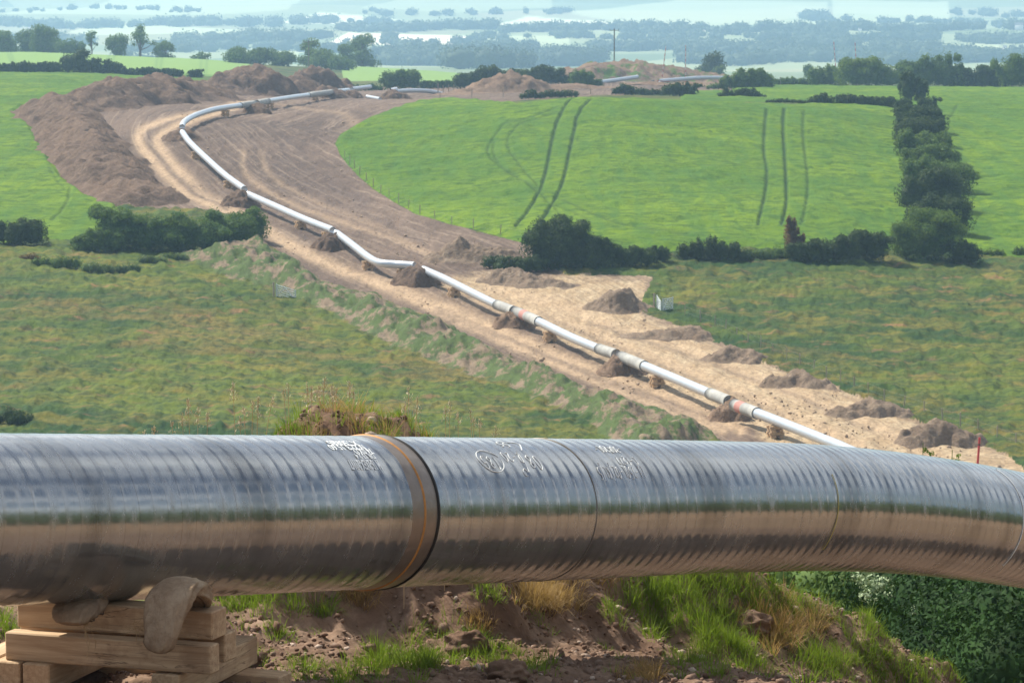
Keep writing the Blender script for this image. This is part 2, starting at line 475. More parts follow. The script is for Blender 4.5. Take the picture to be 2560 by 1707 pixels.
RUT = [  # pale wheel tracks on the working strip
 (dl([(560, 232), (470, 255), (380, 275), (330, 295), (318, 320), (340, 355), (400, 420), (470, 465), (560, 500), (650, 555), (800, 625), (950, 680), (1100, 735), (1250, 800), (1400, 860), (1560, 915), (1700, 985)]), (1.0, 2.6)),
 (dl([(560, 245), (470, 268), (400, 290), (362, 320), (380, 355), (430, 410), (500, 460), (590, 510), (680, 565), (830, 635), (980, 700), (1100, 755), (1300, 845), (1500, 925), (1660, 985)]), (1.0, 2.6)),
 (dl([(640, 240), (700, 250), (790, 262), (820, 300)]), (.3, 3)),
 (dl([(560, 350), (560, 390), (600, 430), (700, 480), (850, 530), (1000, 590)]), (.5, 1.5)),
 (dl([(600, 350), (620, 400), (700, 450), (820, 500), (950, 560)]), (.4, 1.5)),
 (dl([(1120, 660), (1250, 690), (1400, 745), (1600, 810), (1800, 895), (2000, 975), (2150, 1050)]), (.7, 3)),
 (dl([(1100, 690), (1300, 740), (1500, 820), (1700, 900), (1850, 970), (1980, 1020)]), (.7, 3)),
]
rut = lines(RUT, 5.5)
DARKR = [(dl([(470, 300), (530, 290), (640, 290), (760, 300)]), (.5, 2)), (dl([(640, 330), (700, 420), (840, 490), (960, 550)]), (.5, 2.5)), (dl([(660, 320), (740, 400), (850, 460)]), (.5, 2)),
         (dl([(560, 300), (600, 350), (640, 400), (760, 470), (900, 540)]), (.4, 2)), (dl([(760, 430), (800, 445), (840, 465)]), (.9, 3)), (dl([(420, 420), (470, 440), (520, 470)]), (.5, 2)),
         (dl([(1240, 720), (1400, 790), (1600, 870), (1800, 950)]), (.6, 1.2)), (dl([(1350, 740), (1560, 810), (1760, 880), (2000, 990)]), (.6, 1.2)), (dl([(345, 300), (340, 322), (365, 360), (430, 430), (520, 480)]), (.6, 1.0)),
         (dl([(1000, 710), (1200, 790), (1400, 880), (1600, 960)]), (.5, 1.2)), (dl([(860, 310), (850, 280), (930, 250)]), (.5, 3))]
darkr = lines(DARKR, 5.5)
# pale fields in the far plain
FARP = [([(640, 58), (800, 30), (1010, 50), (880, 62)], 1.0), ([(810, 112), (870, 82), (1170, 90), (1160, 112)], 1.3), ([(1170, 92), (1420, 88), (1425, 112), (1165, 114)], .6),
        ([(1230, 62), (1320, 40), (1640, 60), (1500, 75)], 1.0), ([(1400, 30), (1700, 0), (2070, 5), (2060, 60), (1700, 66)], .55), ([(2080, 0), (2370, 5), (2380, 55), (2085, 55)], .6),
        ([(1450, 118), (1560, 98), (1900, 105), (1880, 120)], .6), ([(1690, 78), (1760, 72), (1765, 80)], 1.3), ([(1860, 92), (1990, 86), (1990, 98)], 1.3), ([(170, 82), (240, 62), (600, 75), (560, 88)], .7), ([(380, 148), (600, 122), (760, 128), (740, 150)], .6),
        ([(0, 35), (300, -10), (760, -10), (720, 25), (500, 40)], .5), ([(2300, 118), (2500, 102), (2500, 122)], .5), ([(900, 20), (1100, -20), (1380, -10), (1380, 20), (1180, 35)], .4)]
farp = np.zeros(UB.shape, np.float32)
_fs = YY > 1250
for p, s_ in FARP:
    dd = sdist(UB[_fs].astype(np.float32), WW[_fs].astype(np.float32), plan([(a, b) if b >= 0 else (a, b) for a, b in p]))
    farp[_fs] = np.maximum(farp[_fs], s_ * sstep(-3, 3, dd))

ZZ = H0(XX, YY)
ZZ = ZZ - (6 * (sstep(2850, 3500, UB) + sstep(-300, -900, UB)) + .8 * sstep(50, 33, YY)) * sstep(130, 80, YY)
bk = sstep(0, 34, sd_bank)
ZZ = ZZ + bk * (1.0 + .55 * fbm(XX / 2.6, YY / 5.0, 4, 21, .6))
tr = sstep(0, 20, sd_track)
ZZ = ZZ + tr * .10 * fbm(XX / 1.3, YY / 4.0, 3, 31, .6) - .12 * rut * tr
ZZ = ZZ + sstep(0, 14, sd_field) * (1 - pale) * (.35 - .35 * tram + .16 * fbm(XX / 3.0, YY / 3.5, 3, 45, .6))
mead = (sd_track < 0) & (sd_field < 0) & (YY > 250) & (YY < 420)
ZZ = ZZ + mead * (.35 * np.abs(fbm(XX / 2.2, YY / 4.5, 4, 41, .6)))

def S(a, k=40.0): return np.clip(a / k, -1, 1).astype(np.float32) * .5 + .5
_pl = plan([(2700, 1380, 235), (2300, 1210, 240), (2095, 1113), (1893, 1033), (1611, 915), (1345, 805), (1055, 672), (840, 585), (612, 478), (470, 350), (430, 320), (440, 295), (500, 268), (600, 258), (770, 238), (980, 232)])
flow = np.zeros(UB.shape + (4,), np.float32); flow[..., 3] = 1
_ts = sd_track > -20; _U = UB[_ts]; _W = WW[_ts]; _b = np.full(_U.shape, 1e9); _sg = np.zeros(_U.shape); _al = np.zeros(_U.shape); acc = 0
for i in range(len(_pl) - 1):
    a, b = _pl[i], _pl[i + 1]; ex, ey = b[0] - a[0], (b[1] - a[1]) * .42; L2 = ex * ex + ey * ey; px, py_ = _U - a[0], (_W - a[1]) * .42
    t = np.clip((px * ex + py_ * ey) / L2, 0, 1); d2 = np.hypot(px - t * ex, py_ - t * ey); m_ = d2 < _b
    _b = np.where(m_, d2, _b); _sg = np.where(m_, np.sign(px * ey - py_ * ex), _sg); _al = np.where(m_, acc + t * math.sqrt(L2), _al); acc += math.sqrt(L2)
flow[_ts, 0] = _b * _sg; flow[_ts, 1] = _al
A1 = np.stack([S(sd_track), S(sd_field), S(sd_bank), S(sd_tan, 80)], -1)
A2 = np.stack([tram, rut, darkr, farp * .5], -1)

# terrain material
tm, tt, tb = new_mat("land"); g = NG(tt); p = g.pos()
s1 = g.nd("ShaderNodeSeparateColor"); tt.links.new(g.attr("region", 'Color'), s1.inputs[0]); a_tan = g.attr("region", 'Alpha')
s2 = g.nd("ShaderNodeSeparateColor"); tt.links.new(g.attr("marks", 'Color'), s2.inputs[0]); a_farp = g.attr("marks", 'Alpha')
sx = g.nd("ShaderNodeSeparateXYZ"); tt.links.new(p, sx.inputs[0]); py = sx.outputs[1]; px_ = sx.outputs[0]
edge = g.math('MULTIPLY', g.math('SUBTRACT', g.noise(p, .45, 5, .6), .5), .26)
edge2 = g.math('MULTIPLY', g.math('SUBTRACT', g.noise(p, .25, 5, .7), .5), 1.3)
mTr = g.step(g.math('ADD', s1.outputs[0], edge), .49, .52)
mF = g.step(g.math('ADD', s1.outputs[1], g.math('MULTIPLY', edge, .35)), .495, .51)
mB = g.step(g.math('ADD', s1.outputs[2], g.math('MULTIPLY', edge, 2.2)), .46, .56)
mTan = g.step(g.math('ADD', a_tan, g.math('MULTIPLY', edge2, .35)), .42, .6)
# meadow
pm = g.map(p, (1, .45, 1)); pn = g.map(p, (.8, 1.1, 1))
m1 = g.noise(pn, .032, 6, .62, dist=.6); m2 = g.noise(pn, .16, 6, .68); m3 = g.noise(pn, .8, 4, .7); m4 = g.noise(pn, .06, 5, .68, dist=1.0)
me_ = g.mix(g.step(m1, .40, .60), (.020, .054, .008), (.092, .122, .012))
me_ = g.mix(g.math('MULTIPLY', g.step(m2, .46, .64), .75), me_, (.155, .130, .020))
me_ = g.mix(g.math('MULTIPLY', g.step(m4, .52, .66), .6), me_, (.175, .115, .035))
me_ = g.mix(g.math('MULTIPLY', g.step(g.noise(pn, .30, 5, .75), .56, .68), .65), me_, (.24, .11, .065))
me_ = g.mix(g.step(m3, .34, .62), g.mix(.75, me_, (.012, .035, .012)), me_)
# crop field
pf = g.map(p, (.75, 1.0, 1))
f1 = g.noise(pf, .03, 4, .6); f2 = g.noise(pf, .42, 5, .6, dist=1.2); f3 = g.noise(pf, 1.5, 3, .7)
fc = g.mix(g.step(f1, .35, .65), (.046, .115, .003), (.115, .190, .003))
fc = g.mix(g.math('MULTIPLY', g.step(f2, .42, .62), .8), fc, (.020, .068, .005))
fc = g.mix(g.math('MULTIPLY', g.step(f3, .35, .7), .35), fc, (.135, .20, .008))
st_ = g.noise(g.map(p, (.55, .02, 1)), 1.0, 3, .5)
fc = g.mix(g.math('MULTIPLY', g.step(st_, .45, .62), .42), fc, (.045, .12, .014))
fc = g.mix(g.math('MULTIPLY', s2.outputs[0], g.math('ADD', .35, g.math('MULTIPLY', g.step(f3, .25, .6), .6))), fc, (.010, .035, .014))
fc = g.mix(g.math('MULTIPLY', g.step(py, 790, 900), .85), fc, (.19, .30, .085))
fc = g.mix(g.math('MULTIPLY', g.math('MULTIPLY', g.step(py, 790, 900), s2.outputs[0]), .8), fc, (.06, .13, .05))
# soil of the working strip
r1 = g.noise(pm, .06, 5, .6); r2 = g.noise(pm, .6, 6, .7); r3 = g.noise(pm, 3.0, 3, .7)
so = g.mix(g.step(r1, .38, .62), (.098, .068, .052), (.160, .112, .083))
so = g.mix(g.math('MULTIPLY', g.step(r2, .5, .72), .6), so, (.215, .158, .118))
fl = g.nd("ShaderNodeAttribute", attribute_name="flow").outputs['Vector']
q1 = g.noise(g.map(fl, (.10, .007, 1)), 1.0, 5, .6, dist=.3); q2 = g.noise(g.map(fl, (.33, .012, 1)), 1.0, 3, .6)
so = g.mix(g.math('MULTIPLY', g.step(q1, .48, .68), .7), so, (.28, .21, .155))
so = g.mix(g.math('MULTIPLY', g.step(q2, .52, .66), .6), so, (.075, .05, .042))
tn = g.mix(g.step(r2, .35, .65), (.34, .245, .145), (.46, .36, .235))
tn = g.mix(g.math('MULTIPLY', g.step(q2, .50, .64), .6), tn, (.22, .155, .10))
tn = g.mix(g.math('MULTIPLY', g.step(q1, .5, .66), .6), tn, (.27, .19, .115))
so = g.mix(mTan, so, tn)
so = g.mix(g.math('MULTIPLY', s2.outputs[1], g.math('ADD', .55, g.math('MULTIPLY', r2, .6)), clamp=True), so, (.46, .33, .21))
so = g.mix(g.math('MULTIPLY', s2.outputs[2], .6), so, (.075, .055, .05))
so = g.mix(g.step(r3, .3, .65), g.mix(.4, so, (.05, .032, .025)), so)
# rough bank of soil and grass
b1 = g.noise(pm, .55, 5, .7)
bc = g.mix(g.step(b1, .43, .53), (.21, .155, .105), (.070, .105, .030))
bc = g.mix(g.step(g.noise(pm, 1.6, 4, .7), .3, .6), g.mix(.55, bc, (.03, .03, .018)), bc)
# far plain
vo = g.nd("ShaderNodeTexVoronoi"); tt.links.new(g.map(p, (1 / 560., 1 / 430., 0), (0, 0, .4)), vo.inputs['Vector']); vo.inputs['Scale'].default_value = 1
vs = g.nd("ShaderNodeSeparateColor"); tt.links.new(vo.outputs['Color'], vs.inputs[0])
fa = g.mix(vs.outputs[0], (.13, .18, .09), (.32, .36, .20))
fa = g.mix(g.math('MULTIPLY', g.step(vs.outputs[1], .6, .9), .6), fa, (.42, .38, .24))
fa = g.mix(g.math('MULTIPLY', g.noise(pm, .02, 4), .5), fa, (.08, .13, .06))
fa = g.mix(g.math('MULTIPLY', a_farp, 2.0, clamp=True), fa, (.50, .56, .34))
fa = g.mix(g.step(a_farp, .4, .62), fa, (.80, .72, .56))
base = g.mix(g.step(py, 1240, 1400), me_, fa)
base = g.mix(mTr, base, so)
base = g.mix(mF, base, fc)
base = g.mix(mB, base, bc)
g.val(tb.inputs['Base Color'], base)
tb.inputs['Roughness'].default_value = .9; tb.inputs['Specular IOR Level'].default_value = .12
hh = g.math('ADD', g.math('MULTIPLY', g.noise(pm, .9, 6, .7), 1.0), g.math('MULTIPLY', g.noise(pm, .28, 3, .6), 1.2))
tt.links.new(g.bump(hh, .8, .45), tb.inputs['Normal'])

# split the sheet into the places it is made of (they share edges exactly)
nu, ny = UB.shape
idx = np.arange(nu * ny).reshape(nu, ny)
quads = np.stack([idx[:-1, :-1], idx[1:, :-1], idx[1:, 1:], idx[:-1, 1:]], -1).reshape(-1, 4)
c = lambda a: (a[:-1, :-1] + a[1:, 1:]) * .5
cls = np.zeros((nu - 1, ny - 1), int)
cls[c(YY) > 1300] = 5
cls[c(sd_track) > 0] = 1
cls[(c(sd_fr) > 0)] = 2
cls[(c(sd_fl) > 0)] = 3
cls[(c(sd_ul) > 0)] = 4
cls[(c(sd_um) > 0)] = 6
cls[(c(sd_bank) > 0)] = 7
cls = cls.ravel()
VV = np.stack([XX, YY, ZZ], -1).reshape(-1, 3)
A1f = A1.reshape(-1, 4); A2f = A2.reshape(-1, 4); FLf = flow.reshape(-1, 4)
names = {0: "meadow", 1: "dirt_track", 2: "barley_field", 3: "crop_field", 4: "hill_field", 5: "plain", 6: "slope_field", 7: "earth_bank"}
labs = {0: "rough meadow of rushes and brown seeding grass on both sides of the dirt strip", 1: "stripped strip of brown and tan earth with wheel tracks winding up the hill",
        2: "bright green barley fields right of the winding earth strip", 3: "bright green field left of the long dark earth heap",
        4: "pale green field with paired wheel lines beyond the dark hedge at upper left", 5: "hazy plain and hills of small fields at the top",
        6: "pale green field behind the hedge, top centre", 7: "lumpy low bank of soil clods and grass between meadow and dirt track"}
for k, nm in names.items():
    q = quads[cls == k]
    if not len(q): continue
    used, inv = np.unique(q, return_inverse=True)
    o = mk(nm, VV[used], inv.reshape(-1, 4), tm, attrs={"region": A1f[used], "marks": A2f[used], "flow": FLf[used]})
    tag(o, labs[k], None, None, "structure")

def HT(x, y):
    """land height with the bank and crops added, good enough to stand things on"""
    z = H0(x, y)
    U = np.atleast_1d(1280 + F * np.asarray(x, float) / np.asarray(y, float)); W = np.atleast_1d(Q(y)) * np.ones_like(U)
    b = sdist(U, W, PB)
    return z + (sstep(0, 34, b) * 1.0).reshape(np.shape(z))
PB = plan(BANK)
# ------------------------------------------------------------------ the near pipe's line
D0 = 0.77; R0 = D0 / 2
def cr_interp(xs, ys, x):
    xs = np.asarray(xs, float); ys = np.asarray(ys, float); m = np.gradient(ys, xs)
    i = np.clip(np.searchsorted(xs, x) - 1, 0, len(xs) - 2); h = xs[i + 1] - xs[i]; t = (x - xs[i]) / h
    return (2 * t**3 - 3 * t**2 + 1) * ys[i] + (t**3 - 2 * t**2 + t) * h * m[i] + (-2 * t**3 + 3 * t**2) * ys[i + 1] + (t**3 - t**2) * h * m[i + 1]
_ku = [-900, 0, 500, 1000, 1500, 1850, 2068, 2286, 2560, 2800, 3100, 3500]
_kv = [1316, 1298.5, 1288.5, 1279, 1271, 1266.5, 1269.5, 1286, 1326, 1378, 1455, 1570]
_u = np.linspace(-900, 3500, 900); _v = cr_interp(_ku, _kv, _u)
LINE = np.array([P(a, b, F * D0 / (438 - .059 * a)) for a, b in zip(_u, _v)])
seg = np.linalg.norm(np.diff(LINE, axis=0), axis=1); LS = np.concatenate([[0], np.cumsum(seg)])
O2 = np.array([0.0, LINE[np.argmin(abs(LINE[:, 0])), 1]])
A2d = (LINE[-200, :2] - LINE[100, :2]); A2d /= np.linalg.norm(A2d); N2d = np.array([-A2d[1], A2d[0]])
LSS = (LINE[:, :2] - O2) @ A2d
def gdip(s): return .11 * np.clip(np.asarray(s, float) - .5, 0, 7)
def g0(s):
    s = np.asarray(s, float)
    z = np.interp(s, LSS, LINE[:, 2] - .81)
    lo = LINE[0, 2] - .81; hi = LINE[-1, 2] - .81
    z = np.where(s < LSS[0], lo + (LSS[0] - s) * .11, z)
    z = np.where(s > LSS[-1], hi - (s - LSS[-1]) * .12, z)
    return z - gdip(s)
HC_S = [-30, -6, -2, -.7, -.2, .35, .75, 1.15, 1.55, 2.1, 3, 4.4, 5.8, 7.0, 8.2, 9.5, 12, 20]
HC_H = [.1, .12, .10, .04, .22, .98, 1.18, 1.14, .86, .80, .62, .46, .18, -.02, -.26, -.55, -1.1, -1.8]
HC_H = list(np.array(HC_H) + gdip(HC_S))
def ridged(x, y, seed): return 1 - np.abs(vnoise2(x, y, seed))
def GN(x, y, fine=True):
    x = np.asarray(x, float); y = np.asarray(y, float)
    s = (x - O2[0]) * A2d[0] + (y - O2[1]) * A2d[1]; t = (x - O2[0]) * N2d[0] + (y - O2[1]) * N2d[1]
    z = g0(s)
    hc = np.interp(s, HC_S, HC_H)
    warp = .22 * fbm(s / 1.3, t / 1.0, 3, 55)
    up = sstep(.42, 1.75, t + warp)
    bank = hc * up
    down = np.maximum(t - 2.1 + .9 * sstep(4, 8, s), 0)
    face = sstep(.3, .9, t) * sstep(3.5, 2.2, t)
    lumps = face * (.13 * fbm((s - .75 * t) / .55, (t + .3 * s) / .9, 4, 61, .55) + .10 * (ridged((s - 1.0 * t) / .42, t / 1.6, 63) - .5)) * np.clip(hc + .6, .5, 1) * (1 - .65 * sstep(1.3, 1.8, t))
    pk_ = sstep(-1.2, -.2, s) * sstep(3.2, 1.8, s)
    z = z + bank + lumps - .9 * pk_ * np.clip(t - 1.95, 0, 1.2) - (.55 + .4 * sstep(3, 7, s)) * down * sstep(0, 1.5 - .9 * sstep(3, 7, s), down) - .0 * down
    # spoil ridge on the other side of the pipe, seen mirrored in it
    rid = sstep(-11, -12.3, t) * sstep(-17, -14, t) * sstep(-10, -4, s) * 1.75
    z = z + rid * (1 + .2 * fbm(s / 2.5, t / 2, 3, 71))
    z = z + .04 * fbm(x / 1.1, y / 1.1, 3, 5)
    if fine:
        z = z + .030 * fbm(x / .22, y / .22, 3, 15, .6) + .016 * np.abs(fbm(x / .06, y / .06, 2, 25, .6))
    # fall away to the valley slope
    far = H0(x, np.maximum(y, 27)) - .6
    k = sstep(4.5, 11, t)
    return lerp(z, far, k)

soil = soil_mat("soil", (.155, .095, .065), (.225, .145, .10), (.30, .205, .145), 1.6, .7, .03)
soil2 = soil_mat("heap_soil", (.13, .088, .066), (.185, .125, .09), (.22, .155, .115), .35, .9, .5)
soil3 = soil_mat("light_heap_soil", (.19, .125, .085), (.26, .175, .12), (.30, .21, .15), .35, .9, .5)
soil4 = soil_mat("grassy_soil", (.19, .125, .085), (.26, .175, .12), (.30, .21, .15), .35, .9, .5, green=.95)

soil5 = soil_mat("bare_ground", (.23, .138, .080), (.31, .20, .12), (.35, .245, .155), 1.6, .7, .03)
gx, gy = np.meshgrid(np.arange(-60, 90, .5), np.arange(-45, 120, .5), indexing='ij')
gz = GN(gx, gy, False)
gs = (gx - O2[0]) * A2d[0] + (gy - O2[1]) * A2d[1]; gt = (gx - O2[0]) * N2d[0] + (gy - O2[1]) * N2d[1]
gz = gz - .15 * ((gs > -5.5) & (gs < 13.5) & (gt > -2.6) & (gt < 3.6))
i_ = np.arange(gx.size).reshape(gx.shape)
gq = np.stack([i_[:-1, :-1], i_[1:, :-1], i_[1:, 1:], i_[:-1, 1:]], -1).reshape(-1, 4)
keep = ~((gt[:-1, :-1] > 14) & (gy[:-1, :-1] > 34)).ravel()
tag(mk("ground", np.stack([gx, gy, gz], -1).reshape(-1, 3), gq[keep], soil5), "bare brown earth around the near pipe", None, None, "structure")
fs, ft = np.meshgrid(np.arange(-6, 14, .021), np.arange(-3.0, 4.0, .021), indexing='ij')
fx = O2[0] + fs * A2d[0] + ft * N2d[0]; fy = O2[1] + fs * A2d[1] + ft * N2d[1]
i_ = np.arange(fx.size).reshape(fx.shape)
fq = np.stack([i_[:-1, :-1], i_[1:, :-1], i_[1:, 1:], i_[:-1, 1:]], -1).reshape(-1, 4)
tag(mk("earth_bank", np.stack([fx, fy, GN(fx, fy)], -1).reshape(-1, 3), fq, soil), "steep brown soil bank with gullies behind and below the near pipe", None, None, "structure")

_DN = np.arange(13, 60, .02)
def castn(u, v):
    k = P(u, v, 1.0); x = k[0] * _DN; z = CZ + (k[2] - CZ) * _DN
    h = z <= GN(x, _DN)
    i = int(np.argmax(h)) if h.any() else len(_DN) - 1
    return np.array([x[i], _DN[i], GN(x[i], _DN[i])])

# ------------------------------------------------------------------ near pipe
def frame(s):
    """centre, side (towards the camera side), up for arc length s"""
    s = np.asarray(s, float)
    c_ = np.stack([np.interp(s, LS, LINE[:, k]) for k in range(3)], -1)
    e = .15
    T = np.stack([np.interp(s + e, LS, LINE[:, k]) - np.interp(s - e, LS, LINE[:, k]) for k in range(3)], -1)
    T /= np.linalg.norm(T, axis=-1, keepdims=True)
    Zv = np.array([0, 0, 1.]); Bs = np.cross(T, Zv); Bs /= np.linalg.norm(Bs, axis=-1, keepdims=True)
    return c_, Bs, np.cross(Bs, T)
def psurf(s, ph, r=0.0):
    c_, B, U = frame(s); ph = np.asarray(ph)[..., None]; r = np.asarray(r)
    rr = (R0 + r)[..., None] if r.ndim else R0 + r
    return c_ + rr * (np.cos(ph) * B + np.sin(ph) * U)
def to_px(w):
    w = np.asarray(w) - np.array([0, 0, CZ]); c_, s_ = math.cos(PITCH), math.sin(PITCH)
    f_ = w[..., 1] * c_ - w[..., 2] * s_; up = w[..., 1] * s_ + w[..., 2] * c_
    return 1280 + F * w[..., 0] / f_, 853.5 - F * up / f_
def find_sp(u, v):
    S_, PH = np.meshgrid(np.arange(3, LS[-1] - 1, .02), np.linspace(-.9, 1.7, 260), indexing='ij')
    a, b = to_px(psurf(S_, PH)); d_ = (a - u)**2 + (b - v)**2
    k = np.unravel_index(np.argmin(d_), d_.shape); return float(S_[k]), float(PH[k])

S_SM, _ = find_sp(560, 1262)
def ridge(s, ph):
    pitch = .1
    f_ = (s / pitch + ph / (2 * np.pi)) % 1.0
    a = np.where(f_ < .2, sstep(0, .2, f_), 1 - sstep(.2, 1, f_) )
    w = .5 + .5 * sstep(-2, 3, fbm(s / .9, ph * 0 + 3.3, 2, 91) * 3)
    w = w * (.3 + .7 * sstep(S_SM - .5, S_SM + .3, s))
    return .0030 * a * w + .0003 * fbm(s / .25, ph * 2.2, 3, 95)
ps = np.arange(0.3, LS[-1] - .3, .0095); pp = np.linspace(-np.pi, np.pi, 144, endpoint=False)
SS, PPH = np.meshgrid(ps, pp, indexing='ij')
PV = psurf(SS, PPH, ridge(SS, PPH)).reshape(-1, 3)
n1, n2 = SS.shape
i_, j_ = np.meshgrid(np.arange(n1 - 1), np.arange(n2), indexing='ij')
pq = np.stack([i_ * n2 + j_, i_ * n2 + (j_ + 1) % n2, (i_ + 1) * n2 + (j_ + 1) % n2, (i_ + 1) * n2 + j_], -1).reshape(-1, 4)

pm_, pt_, pb_ = new_mat("wrapped_pipe"); g = NG(pt_)
sa = g.attr("along"); pa = g.attr("around"); op = g.pos()
cv = g.nd("ShaderNodeCombineXYZ"); g.val(cv.inputs[0], g.math('MULTIPLY', sa, 7.0)); g.val(cv.inputs[1], g.math('MULTIPLY', pa, 1.0))
nb = g.noise(cv.outputs[0], 1.6, 5, .65); nf = g.noise(op, 30, 4, .7); nbig = g.noise(op, 1.6, 3, .5)
cv2 = g.nd("ShaderNodeCombineXYZ"); g.val(cv2.inputs[0], g.math('MULTIPLY', sa, 60.0)); g.val(cv2.inputs[1], g.math('MULTIPLY', pa, 1.6))
nst = g.noise(cv2.outputs[0], 1.0, 3, .7)
spir = g.math('FRACT', g.math('ADD', g.math('DIVIDE', sa, .1), g.math('DIVIDE', pa, 2 * math.pi)))
seam = g.math('MULTIPLY', g.step(spir, .10, .0), g.step(nst, .3, .62))
basec = g.mix(nb, (.27, .29, .30), (.44, .45, .455))
basec = g.mix(g.math('MULTIPLY', g.step(nf, .52, .75), .35), basec, (.26, .21, .17))
basec = g.mix(g.math('MULTIPLY', g.step(g.noise(cv.outputs[0], .35, 3, .5), .48, .66), .55), basec, (.15, .155, .155))
basec = g.mix(g.math('MULTIPLY', seam, .45), basec, (.16, .14, .12))
basec = g.mix(g.math('MULTIPLY', g.step(g.noise(op, 7, 6, .8), .64, .72), .5), basec, (.45, .36, .27))
g.val(pb_.inputs['Base Color'], basec)
pb_.inputs['Metallic'].default_value = .72
g.val(pb_.inputs['Roughness'], g.math('ADD', g.math('MULTIPLY', g.step(nb, .42, .72), .22), g.math('ADD', .09, g.math('MULTIPLY', nf, .07))))
pb_.inputs['Specular IOR Level'].default_value = .5
pt_.links.new(g.bump(g.math('ADD', nst, g.math('MULTIPLY', nf, .6)), .25, .002), pb_.inputs['Normal'])

s_j, _ = find_sp(1098, 1262)
pipe_base = np.array([LINE[300, 0], LINE[300, 1], LINE[300, 2] - R0])
pr = empty("large_pipe", pipe_base, "huge shiny spiral wrapped steel pipe crossing the whole foreground", "pipe")
def child_world(o, root):
    o.location = Vector(o.location) - root.location
    return o
def under(name, V, Fq, mat, root, **kw):
    V = np.asarray(V) - np.array(root.location)
    return mk(name, V, Fq, mat, root, **kw)
body = under("pipe_body", PV, pq, pm_, pr, attrs={"along": SS.ravel(), "around": PPH.ravel()})

def ring(name, s0_, s1_, prof, mat, nseg=180, n=None):
    n = n or len(prof); ss = np.linspace(s0_, s1_, n); rr = np.interp(np.linspace(0, 1, n), np.linspace(0, 1, len(prof)), prof)
    ph = np.linspace(-np.pi, np.pi, nseg, endpoint=False)
    S_, PH = np.meshgrid(ss, ph, indexing='ij'); R_ = np.repeat(rr[:, None], nseg, 1) + .0006 * fbm(PH * 6, S_ * 40, 3, 17)
    V = psurf(S_, PH, R_).reshape(-1, 3)
    i_, j_ = np.meshgrid(np.arange(n - 1), np.arange(nseg), indexing='ij')
    q = np.stack([i_ * nseg + j_, i_ * nseg + (j_ + 1) % nseg, (i_ + 1) * nseg + (j_ + 1) % nseg, (i_ + 1) * nseg + j_], -1).reshape(-1, 4)
    return under(name, V, q, mat, pr, attrs={"along": S_.ravel(), "around": PH.ravel()})
sleeve = plain("sleeve_metal", (.24, .20, .17), .36, .55, .3, 14, .3)
rust = plain("rust", (.42, .20, .06), .6, .1, .4, 30)
black = plain("black_rubber", (.018, .016, .015), .5, 0, .2, 20)
# joint: bare steel sleeve between an orange rusty weld line and a black edge
s_o, _ = find_sp(1062, 1262)
tag(ring("joint_sleeve", s_o - .11, s_j, [-.001, .004, .0055, .006, .006, .0065, .007, .007, .0065, .0], sleeve), "brownish bare steel sleeve over the welded joint")
tag(ring("weld_line", s_o - .017, s_o + .003, [.004, .0105, .0125, .010, .004], rust), "orange rusty weld line round the pipe")
tag(ring("joint_edge", s_j - .022, s_j + .004, [.004, .0115, .0125, .0115, .0], black), "black edge of the joint sleeve")
s_k, _ = find_sp(1490, 1262)
tag(ring("tape_edge", s_k - .002, s_k + .002, [.0, .0042, .0044, .0], plain("dark_seam", (.16, .14, .12), .5, .4)), "dark seam right of the chalk number")
# thin cord and chalk ring at the right
def arc_cord(name, u, v, ph0, ph1, w, mat, r=.006):
    s_, _ = find_sp(u, v); ph = np.linspace(ph0, ph1, 60)
    m = MB(); m.tube(psurf(s_ + .02 * np.sin(ph * 2), ph, r) - np.array(pr.location), w, 6); return m.build(name, mat, pr, True)
cordm = plain("yellow_cord", (.45, .38, .10), .8); chalk = plain("chalk_paint", (.80, .83, .84), .8, 0, .12)
arc_cord("cord", 2092, 1290, -.62, .62, .0024, cordm)
arc_cord("chalk_ring", 2556, 1310, -.75, 1.2, .0028, chalk, .0045)

# ---- writing. Single-stroke handwriting, upside down as in the photograph
GL = {
 '0': [[(.5, 1), (.15, .8), (.05, .4), (.3, 0), (.7, .05), (.9, .5), (.75, .9), (.5, 1)]],
 '1': [[(.5, 1), (.45, 0)]], '2': [[(.1, .8), (.4, 1), (.8, .85), (.7, .5), (.1, .02), (.9, .05)]],
 '3': [[(.1, .9), (.6, 1), (.8, .75), (.4, .55), (.85, .35), (.6, 0), (.1, .1)]],
 '5': [[(.85, 1), (.25, 1), (.2, .55), (.7, .6), (.85, .3), (.55, 0), (.1, .08)]],
 '7': [[(.1, 1), (.85, .95), (.35, 0)]], '8': [[(.5, .52), (.15, .75), (.5, 1), (.85, .75), (.5, .52), (.1, .25), (.5, 0), (.9, .25), (.5, .52)]],
 'L': [[(.2, 1), (.15, 0), (.8, .02)]], '-': [[(.2, .5), (.8, .5)]], '/': [[(.8, 1.25), (.2, -.3)]], '.': [[(.35, .05), (.5, .0), (.45, .1)]],
 'B': [[(.2, 0), (.2, 1), (.7, .9), (.65, .6), (.2, .52), (.8, .4), (.75, .05), (.2, 0)]], 'J': [[(.8, 1), (.75, .2), (.4, 0), (.1, .2)]], 'R': [[(.2, 0), (.2, 1), (.7, .85), (.6, .55), (.2, .5), (.85, 0)]],
 'K': [[(.2, 0), (.2, 1)], [(.85, 1), (.2, .5), (.85, 0)]], ' ': [],
}
